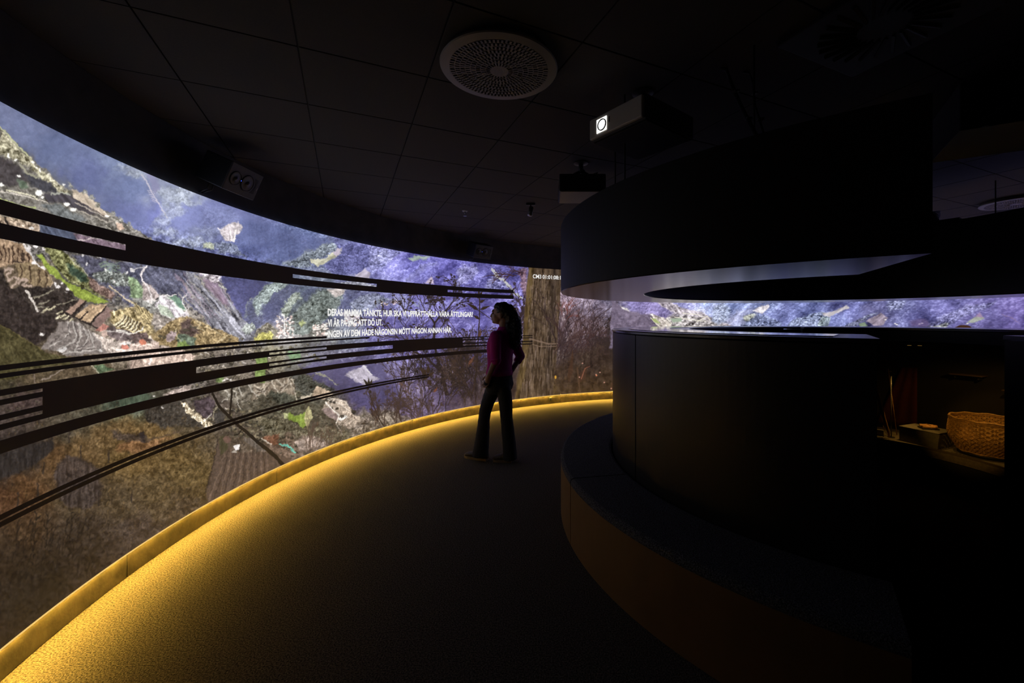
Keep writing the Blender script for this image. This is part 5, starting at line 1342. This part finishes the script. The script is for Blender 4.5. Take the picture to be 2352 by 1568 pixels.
def speaker(loc, nrm, tang, label, w=.32, h=.205, d=.20):
    n = Vector(nrm).normalized(); t = Vector(tang).normalized(); u = n.cross(t).normalized()
    if u.z < 0: u = -u; 
    Mx = Matrix((t, u, n)).transposed()
    e = empty('loudspeaker', loc)
    e.rotation_mode = 'QUATERNION'
    if Mx.determinant() < 0: Mx = Matrix((-t, u, n)).transposed()
    e.rotation_quaternion = Mx.to_quaternion()     # local x along the box, y up, z out of the face
    box('cabinet', (w, h, d), (0, 0, -d / 2 - .006), M_black, e, bevel=.006)
    box('baffle', (w, h, .012), (0, 0, -.006), M_speaker, e, bevel=.004)
    for x_, r_, dep in ((-w * .27, h * .255, .004), (w * .105, h * .31, .006)):
        Tm = Matrix.Translation((x_, 0, 0))
        from_bm('cone_surround', lathe([(r_ * .86, .001), (r_ * .93, .006), (r_, .001), (r_ * .86, .001)], 36, M=Tm), M_rubber, e, True)
        from_bm('cone', lathe([(0, .004), (r_ * .18, .006), (r_ * .3, .002), (r_ * .86, .0015 + dep * .3)], 36, M=Tm), mat('cone_black', (.018, .017, .017), .35), e, True)
        from_bm('dust_cap', lathe([(0, .014), (r_ * .15, .012), (r_ * .27, .004)], 24, M=Tm), M_grey, e, True)
    bm = bmesh.new(); prev = None
    for k in range(9):
        a = R(-48 + 96 * k / 8); cx = w * .105
        ra = h * .40; rb = min(w * .40, ra + .03)
        row = [bm.verts.new((cx + ra * math.cos(a), ra * math.sin(a) * .94, .0012)), bm.verts.new((w * .405, ra * math.sin(a) * .94, .0012))]
        if prev: bm.faces.new((prev[0], prev[1], row[1], row[0]))
        prev = row
    from_bm('reflex_port', bm, M_black, e)
    from_bm('power_light', lathe([(0, .0025), (.0035, .002), (.004, 0)], 12, M=Matrix.Translation((-w * .097, 0, .001))), M_blue, e)
    box('badge', (.004, .022, .0015), (w * .455, -.012, .0008), M_steel, e)
    tube('wall_bracket', [(0, 0, -d), (0, h * .05, -d - .02), (0, h * .1, -d - .035)], .014, M_rubber, e, 10)
    tube('cable', [(-w * .2, -h * .3, -d * .9), (-w * .25, -h * .75, -d * .8), (-w * .22, -h * 1.0, -d - .02)], .005, M_rubber, e, 8)
    tube('cable', [(-w * .1, -h * .3, -d * .9), (-w * .12, -h * .72, -d * .8), (-w * .14, -h * 1.0, -d - .02)], .005, M_rubber, e, 8)
    tag(e, label, 'loudspeaker', 'wall loudspeakers above the screen')
    return e


speaker((-2.235, 3.155, 2.512), (.91, 0, -.41), (0, 1, 0), 'grey-fronted loudspeaker with a blue light above the left of the screen')
d2 = phi_at(1109, 4.6)
pp = pol(4.58, d2, 2.515)
cd = Vector((CX0 - pp.x, CY0 - pp.y, 0)).normalized()
speaker(pp, cd * .93 + Vector((.0, 0, -.36)), (-cd.y, cd.x, 0), 'small dark loudspeaker high on the wall above the woman')

# track spotlight, sprinkler
ts = empty('track_spotlight', ray(1219, 467, CEIL)); ts.location.z = CEIL
box('base_plate', (.10, .04, .022), (0, 0, -.011), M_rubber, ts, bevel=.003)
tube('arm', [(0, 0, -.022), (0, -.005, -.055)], .007, M_rubber, ts, 8)
tube('lamp_body', [(.008, -.01, -.045), (-.008, -.03, -.135)], [.024, .026], M_grey, ts, 16)
tube('lamp_rim', [(-.008, -.03, -.135), (-.0095, -.0315, -.142)], [.027, .027], M_steel, ts, 16)
tag(ts, 'small black spotlight on a ceiling plate above the screen end', 'spotlight')
sp = empty('sprinkler_head', ray(1068, 484, CEIL)); sp.location.z = CEIL
from_bm('rosette', lathe([(0, 0), (.034, 0), (.030, -.008), (.01, -.012), (0, -.012)], 24), M_white, sp)
tube('body', [(0, 0, -.012), (0, 0, -.035)], .009, M_steel, sp, 10)
for s_ in (-1, 1): tube('frame_arm', [(.008 * s_, 0, -.03), (.017 * s_, 0, -.045), (.002 * s_, 0, -.062)], .003, M_steel, sp, 6)
from_bm('deflector', lathe([(0, -.06), (.02, -.06), (.02, -.063), (0, -.063)], 16), M_steel, sp)
tag(sp, 'tiny metal sprinkler head on the ceiling beside the spotlight', 'sprinkler')

# cables hanging onto the ring
for k, (pa, pb_, lab) in enumerate((((1655, 158), (1694, 322), 'thick black cable sagging from the ceiling to the ring canopy'), ((1708, 166), (1716, 330), 'thin black cable hanging beside the thicker cable to the ring canopy'))):
    a = ray(pa[0], pa[1], CEIL - .002); b = ray(pb_[0], pb_[1], 2.165)
    if (b.xy - Vector((CX0, CY0))).length > 2.2: 
        q_ = (b.xy - Vector((CX0, CY0))).normalized() * 2.15 + Vector((CX0, CY0)); b = Vector((q_.x, q_.y, 2.165))
    e = empty('hanging_cable', a)
    b = b - a
    tube('cable', [(0, 0, 0), (.03, 0, -.004), (.05, .0, -.06), b * .45 + Vector((.02, 0, 0)), b * .8 + Vector((.03, 0, 0)), b], .009 - .004 * k, M_rubber, e, 8)
    for t_ in (.3, .62):
        pcl = b * t_ + Vector((.03, 0, 0))
        box('cable_tie', (.024, .024, .008), pcl, M_grey, e)
    tag(e, lab, 'cable', 'cables above the ring canopy')

# air duct and swirl outlet in the dark above the island
du = empty('air_duct', (2.72, 2.36, 2.52), math.atan2(-.19, .34))
box('duct_body', (1.9, .55, .26), (.55, 0, .13), M_black, du, bevel=.004)
for x_ in (-.3, .3, .9, 1.4): box('flange', (.03, .57, .262), (x_, 0, .132), M_rubber, du, bevel=.002)
tag(du, 'black rectangular air duct under the ceiling above the island', 'duct')
sw = empty('swirl_diffuser', ray(2030, 62, CEIL - .02)); sw.location.z = CEIL; sw.rotation_euler = (0, 0, TH_)
box('plate', (.58, .58, .02), (0, 0, -.010), M_black, sw, bevel=.003)
for k in range(24):
    a = 2 * math.pi * k / 24
    box('vane', (.15, .012, .006), (.17 * math.cos(a), .17 * math.sin(a), -.024), M_drum, sw, rot=(R(25), 0, a + .22))
tag(sw, 'square black swirl air outlet in the dark ceiling above the island', 'vent')

# ------------------------------------------------------------ the woman
PY_ = 4.56


def W(px, py, dy=0.0):
    return ray(px, py, Y=PY_ + dy)


FACE = Vector((-.79, .61, 0)).normalized(); LEFT = Vector((-FACE.y, FACE.x, 0))
LEFT = Vector((0, 0, 1)).cross(FACE)
woman = empty('person', (W(1140, 1056).x, PY_, 0))
woff = -woman.location


def ell_loft(bm, rings, seg=28):
    """rings: (centre, ax, ay) with ax, ay half-axis vectors; closed at both ends"""
    rr = []
    for c, ax, ay in rings:
        rr.append([bm.verts.new(c + ax * math.cos(2 * math.pi * k / seg) + ay * math.sin(2 * math.pi * k / seg)) for k in range(seg)])
    for a, b in zip(rr, rr[1:]):
        for k in range(seg): bm.faces.new((a[k], a[(k + 1) % seg], b[(k + 1) % seg], b[k]))
    bm.faces.new(rr[0][::-1]); bm.faces.new(rr[-1])


def ball(bm, c, rx, ry, rz, ax=None, seg=16):
    ax = ax or Vector((1, 0, 0)); ay = Vector((0, 0, 1)).cross(ax)
    t = bmesh.ops.create_uvsphere(bm, u_segments=seg, v_segments=seg // 2 + 2, radius=1)
    Mx = Matrix((ax * rx, ay * ry, Vector((0, 0, rz)))).transposed().to_4x4(); Mx.translation = c
    bmesh.ops.transform(bm, matrix=Mx, verts=t['verts'])


def limb(bm, pts, rad, seg=16):
    add_tube(bm, pts, rad, seg)
    for p, r in zip(pts, rad): ball(bm, p, r, r, r, seg=12)


def fuse(name, bm, m, vox, parent, smooth_it=6, disp=None):
    bmesh.ops.recalc_face_normals(bm, faces=bm.faces[:])
    me = bpy.data.meshes.new(name); bm.to_mesh(me); bm.free()
    o = link_mesh(name, me, m, None)
    rm = o.modifiers.new('r', 'REMESH'); rm.mode = 'VOXEL'; rm.voxel_size = vox; rm.use_smooth_shade = True
    sm = o.modifiers.new('s', 'SMOOTH'); sm.iterations = smooth_it; sm.factor = .5
    if disp:
        tx = bpy.data.textures.new(name + '_noise', 'CLOUDS'); tx.noise_scale = disp[0]
        dm = o.modifiers.new('d', 'DISPLACE'); dm.texture = tx; dm.strength = disp[1]; dm.texture_coords = 'GLOBAL'
    realize(o, name)
    o.parent = parent; o.location = woff
    for p in o.data.polygons: p.use_smooth = True
    return o


def ringl(px, py, w, d, dy=0.0):
    return (W(px, py, dy), LEFT * w, FACE * d)


M_skin = mat('skin', (.30, .165, .105), .5, var=.08, scale=30)
M_knit = mat('magenta_knit', (.42, .006, .20), .85, var=.15, scale=120, bump=.5, bscale=260)
M_trs = mat('dark_trousers', (.018, .0165, .018), .85, var=.2, scale=80, bump=.2, bscale=160)
M_hair = mat('dark_brown_curls', (.010, .007, .005), .55, var=.4, scale=80)

SH_L, EL_L, WR_L = W(1138, 772, -.15), W(1139, 828, -.215), W(1124, 860, -.19)
SH_R, EL_R, WR_R = W(1174, 774, .12), W(1195, 818, .17), W(1176, 850, .07)
HF = Vector((-.985, .17, 0)).normalized(); HL = Vector((0, 0, 1)).cross(HF)     # where the head looks

# body: head, neck, arms and hands in one surface
bm = bmesh.new()
HC = W(1153, 717)
ball(bm, HC, .094, .074, .100, HF, 24)
ball(bm, HC + HF * .045 + Vector((0, 0, -.05)), .062, .058, .078, HF, 20)
ball(bm, HC + HF * .082 + Vector((0, 0, -.098)), .026, .032, .024, HF, 14)            # chin
ball(bm, HC + HF * .088 + Vector((0, 0, .012)), .020, .05, .022, HF, 14)               # brow
add_tube(bm, [HC + HF * .100 + Vector((0, 0, -.004)), HC + HF * .118 + Vector((0, 0, -.032)), HC + HF * .124 + Vector((0, 0, -.045)), HC + HF * .095 + Vector((0, 0, -.053))], [.010, .012, .013, .011], 10)   # nose
ball(bm, HC + HF * .107 + Vector((0, 0, -.068)), .012, .022, .0065, HF, 12); ball(bm, HC + HF * .105 + Vector((0, 0, -.080)), .012, .020, .007, HF, 12)   # lips
for s_ in (1, -1):
    ball(bm, HC + HF * .060 + HL * (.042 * s_) + Vector((0, 0, -.040)), .026, .02, .028, HF, 12)   # cheek
    e_ = HC - HF * .005 + HL * (.074 * s_) + Vector((0, 0, -.036))
    ball(bm, e_, .020, .009, .031, HF, 12); ball(bm, e_ + Vector((0, 0, -.022)), .011, .008, .012, HF, 10)   # ear
limb(bm, [HC - HF * .02 + Vector((0, 0, -.07)), W(1157, 751), W(1158, 764)], [.052, .050, .058])
limb(bm, [SH_L, EL_L, WR_L], [.045, .040, .026]); limb(bm, [SH_R, EL_R, WR_R], [.045, .040, .026])


def hand(bm, wrist, dirn, side, up, curl):
    """palm, four unequal bent fingers and a thumb leaving the side of the palm"""
    d = dirn.normalized(); s = (side - d * side.dot(d)).normalized(); n = d.cross(s)
    limb(bm, [wrist, wrist + d * .035, wrist + d * .075], [.024, .030, .030], 10)
    for k, ln in enumerate((.066, .076, .070, .056)):
        b_ = wrist + d * .078 + s * (-.027 + .018 * k)
        p1_ = b_ + d * ln * .5 + n * (curl * .25 * ln); p2_ = p1_ + d * ln * .28 + n * (curl * .5 * ln); p3_ = p2_ + d * ln * .15 + n * (curl * .6 * ln)
        add_tube(bm, [b_ - d * .02, b_, p1_, p2_, p3_], [.0085, .009, .0085, .008, .0065], 8)
    b_ = wrist + d * .03 - s * .026
    add_tube(bm, [b_, b_ - s * .022 + d * .022, b_ - s * .03 + d * .05 + n * .008, b_ - s * .026 + d * .07 + n * .014], [.012, .011, .0095, .0075], 8)


hand(bm, WR_L, W(1117, 884, -.15) - WR_L, FACE * -1, None, .35)
hand(bm, WR_R, W(1160, 872, .10) - WR_R, FACE, None, .4)
# ankles and feet inside the shoes
AN_L, AN_R = W(1171, 1044, -.055), W(1103, 1040, 0)
limb(bm, [AN_L + Vector((0, 0, .12)), AN_L, AN_L + FACE * .09 + Vector((0, 0, -.035))], [.04, .036, .03], 10)
limb(bm, [AN_R + Vector((0, 0, .12)), AN_R, AN_R + FACE * .09 + Vector((0, 0, -.035))], [.04, .036, .03], 10)
limb(bm, [W(1158, 764), W(1150, 850), W(1147, 890)], [.06, .09, .08]); limb(bm, [W(1152, 890, -.05), AN_L + Vector((0, 0, .12))], [.055, .04]); limb(bm, [W(1138, 890, .04), W(1113, 950, .02), AN_R + Vector((0, 0, .12))], [.055, .05, .04]); limb(bm, [SH_L, W(1158, 768), SH_R], [.045, .05, .045])
body = fuse('body', bm, M_skin, .006, woman, 3)

# eyes, brows
for s_ in (1, -1):
    c_ = HC + HF * .094 + HL * (.033 * s_) + Vector((0, 0, -.012))
    bm = bmesh.new(); ball(bm, c_ + woff, .010, .012, .008, HF, 12); from_bm('eye', bm, mat('eye', (.35, .33, .3), .2), woman, True)
    bm = bmesh.new(); add_tube(bm, [c_ + woff + Vector((0, 0, .020)) + HF * .006 - HL * (.016 * s_), c_ + woff + Vector((0, 0, .024)) + HF * .007, c_ + woff + Vector((0, 0, .019)) + HL * (.020 * s_) - HF * .004], .0035, 6); from_bm('eyebrow', bm, M_hair, woman, True)

# sweater with elbow-length sleeves
bm = bmesh.new()
ell_loft(bm, [ringl(1147.5, 858, .158, .117), ringl(1147.5, 852, .155, .117), ringl(1148, 840, .150, .112), ringl(1149, 822, .152, .115), ringl(1149.5, 804, .162, .126), ringl(1150.5, 788, .172, .124), ringl(1153, 774, .168, .104), ringl(1156, 764, .130, .080), ringl(1157.5, 757, .080, .062), ringl(1157.5, 750, .060, .058)])
ball(bm, W(1133, 797, -.05), .055, .06, .055, FACE, 14); ball(bm, W(1141, 797, .06), .055, .06, .055, FACE, 14)
limb(bm, [W(1143, 770, -.10), SH_L, SH_L * .5 + EL_L * .5 + Vector((-.003, 0, 0)), EL_L], [.055, .061, .058, .052])
limb(bm, [W(1170, 772, .09), SH_R, SH_R * .5 + EL_R * .5, EL_R, EL_R * .72 + WR_R * .28], [.055, .061, .058, .053, .047])
sweater = fuse('sweater', bm, M_knit, .008, woman, 4, (.05, .006))
sweater['label'] = 'magenta knitted sweater with elbow-length sleeves'
bm = bmesh.new()
ell_loft(bm, [ringl(1147.5, 861, .160, .119), ringl(1147.5, 855, .161, .120), ringl(1147.5, 850, .158, .119)], 40)
o = from_bm('hem_band', bm, M_knit, woman, True); o.location = woff
bm = bmesh.new()
dl = (EL_L - SH_L).normalized()
add_tube(bm, [EL_L - dl * .012, EL_L, EL_L + dl * .012], [.054, .055, .053], 20)
o = from_bm('sleeve_cuff', bm, M_knit, woman, True); o.location = woff

# flared trousers
bm = bmesh.new()
ell_loft(bm, [ringl(1147.5, 853, .148, .110), ringl(1147, 866, .160, .120), ringl(1147, 882, .172, .132), ringl(1146.5, 894, .155, .125), ringl(1145, 903, .10, .09)])
HPL, HPR = W(1154, 892, -.05), W(1136, 890, .05)
KNL, KNR = W(1162.5, 952, -.05), W(1113.5, 950, .02)


def leg(pts):
    ell_loft(bm, [(p, Vector((r1, 0, 0)), Vector((0, r2, 0))) for p, r1, r2 in pts], 24)


leg([(HPL + Vector((0, 0, .03)), .086, .10), (W(1159, 905, -.05), .078, .092), (W(1161.5, 928, -.05), .071, .080), (KNL, .066, .072), (W(1165, 975, -.05), .067, .072), (W(1168.5, 1010, -.055), .071, .080), (W(1171, 1040, -.058), .074, .090), (W(1171.5, 1053.5, -.06), .076, .095)])
leg([(HPR + Vector((0, 0, .03)), .088, .10), (W(1128, 908, .04), .084, .092), (W(1119, 928, .03), .072, .080), (KNR, .063, .070), (W(1111.5, 966, .015), .064, .072), (W(1108.5, 1000, .01), .072, .082), (W(1105, 1030, 0), .083, .092), (W(1103, 1047, 0), .090, .10)])
ball(bm, W(1119, 879, -.15), .040, .034, .052, FACE, 12)     # hand in the pocket
trousers = fuse('trousers', bm, M_trs, .008, woman, 12, (.06, .008))
trousers['label'] = 'black flared trousers with one hand in the pocket'
bm = bmesh.new(); ell_loft(bm, [ringl(1147.3, 862, .158, .118), ringl(1147.3, 858, .157, .117), ringl(1147.3, 854, .154, .115)], 40)
o = from_bm('waistband', bm, M_trs, woman, True); o.location = woff

# shoes
M_shoe = mat('dull_brown_shoe', (.07, .05, .035), .6, var=.2, scale=60); M_sole = mat('tan_sole', (.20, .14, .08), .7)


def shoe(heel, toe):
    d = (toe - heel); ln = d.length; d.normalize(); s = Vector((0, 0, 1)).cross(d)
    sh = empty('shoe', heel + woff); sh.parent = woman
    bm = bmesh.new()
    prof = [(0, .030, .062), (.06, .036, .070), (.12, .038, .066), (.17, .044, .050), (.22, .045, .040), (.255, .036, .028), (.272, .016, .016)]
    k_ = ln / .272
    ell_loft(bm, [(d * (x * k_) + Vector((0, 0, .022 + hh / 2)), s * w_, Vector((0, 0, hh / 2 + .006))) for x, w_, hh in prof], 16)
    o = from_bm('upper', bm, M_shoe, sh, True)
    bm = bmesh.new()
    lo = []; hi = []
    for x, w_, hh in prof:
        for lst, zz in ((lo, 0.001), (hi, .026)): lst.append((bm.verts.new(d * (x * k_) + s * (w_ + .004) + Vector((0, 0, zz))), bm.verts.new(d * (x * k_) - s * (w_ + .004) + Vector((0, 0, zz)))))
    for i in range(len(prof) - 1):
        bm.faces.new((hi[i][0], hi[i][1], hi[i + 1][1], hi[i + 1][0])); bm.faces.new((lo[i][0], lo[i + 1][0], lo[i + 1][1], lo[i][1]))
        for j in (0, 1): bm.faces.new((lo[i][j], hi[i][j], hi[i + 1][j], lo[i + 1][j]))
    bm.faces.new((lo[0][0], lo[0][1], hi[0][1], hi[0][0])); bm.faces.new((lo[-1][0], hi[-1][0], hi[-1][1], lo[-1][1]))
    from_bm('sole', bm, M_sole, sh)
    bm = bmesh.new()
    for t_ in (.13, .155, .18):
        c_ = d * (t_ * k_) + Vector((0, 0, .088 - (t_ - .13) * .5))
        add_tube(bm, [c_ - s * .024, c_ + Vector((0, 0, .006)), c_ + s * .024], .0035, 6)
    from_bm('laces', bm, M_sole, sh)


h1 = W(1176, 1050, -.06); t1 = W(1134, 1047, .0); shoe(Vector((h1.x, h1.y, 0)), Vector((t1.x, t1.y - .03, 0)))
h2 = W(1120, 1050, -.02); t2 = W(1069, 1050, .10); shoe(Vector((h2.x, h2.y, 0)), Vector((t2.x, t2.y, 0)))

# hair: cap, gathered back and falling in curls
bm = bmesh.new()
ball(bm, HC - HF * .014 + Vector((0, 0, .014)), .094, .081, .098, HF, 24)
ball(bm, HC + HF * .028 + Vector((0, 0, .058)), .060, .064, .046, HF, 18)
ball(bm, HC - HF * .060 + Vector((0, 0, -.02)), .062, .074, .08, HF, 18)
limb(bm, [W(1171, 708), W(1177, 718), W(1183, 736), W(1184, 760), W(1181, 782), W(1178, 795)], [.045, .048, .066, .074, .066, .040], 16)
limb(bm, [W(1168, 735), W(1171, 760), W(1172, 785)], [.055, .066, .045], 14)
for k in range(70):
    t_ = random.random(); a = random.uniform(0, 2 * math.pi)
    c_ = W(1174 + 5 * math.sin(t_ * 3), 724 + 66 * t_) + Vector((math.cos(a) * .076, math.sin(a) * .07, 0))
    ball(bm, c_, random.uniform(.012, .022), random.uniform(.012, .022), random.uniform(.014, .024), None, 8)
hair = fuse('hair', bm, M_hair, .007, woman, 1, (.022, .018))
hair['label'] = 'dark curly hair tied back in a full ponytail'
bm = bmesh.new()
for k in range(150):
    t_ = random.random() ** .8; a = random.uniform(0, 2 * math.pi)
    c_ = W(1175 + 6 * math.sin(t_ * 3), 726 + 62 * t_) + Vector((math.cos(a) * .070, math.sin(a) * .066, 0))
    ph = random.uniform(0, 6.28); rr = random.uniform(.006, .011); ln = random.uniform(.05, .10); tx = random.uniform(-.2, .25)
    add_tube(bm, [c_ + Vector((rr * math.cos(ph + q * .9) + tx * ln * q / 12, rr * math.sin(ph + q * .9), -ln * q / 12)) for q in range(13)], [.0032] * 12 + [.001], 5)
o = from_bm('curls', bm, M_hair, woman, True); o.location = woff; o['kind'] = 'stuff'
bm = bmesh.new()
c_ = W(1180.5, 713)
add_tube(bm, [c_ + HL * (.03 * math.cos(k * .52)) + (Vector((0, 0, 1)) * .6 - HF * .3).normalized() * (.03 * math.sin(k * .52)) for k in range(13)], .009, 8)
o = from_bm('hair_tie', bm, mat('yellow_hair_tie', (.75, .42, .03), .6), woman, True); o.location = woff
o['label'] = 'yellow hair tie'
tag(woman, 'woman in a magenta sweater and dark trousers watching the screen, hand in pocket', 'person')
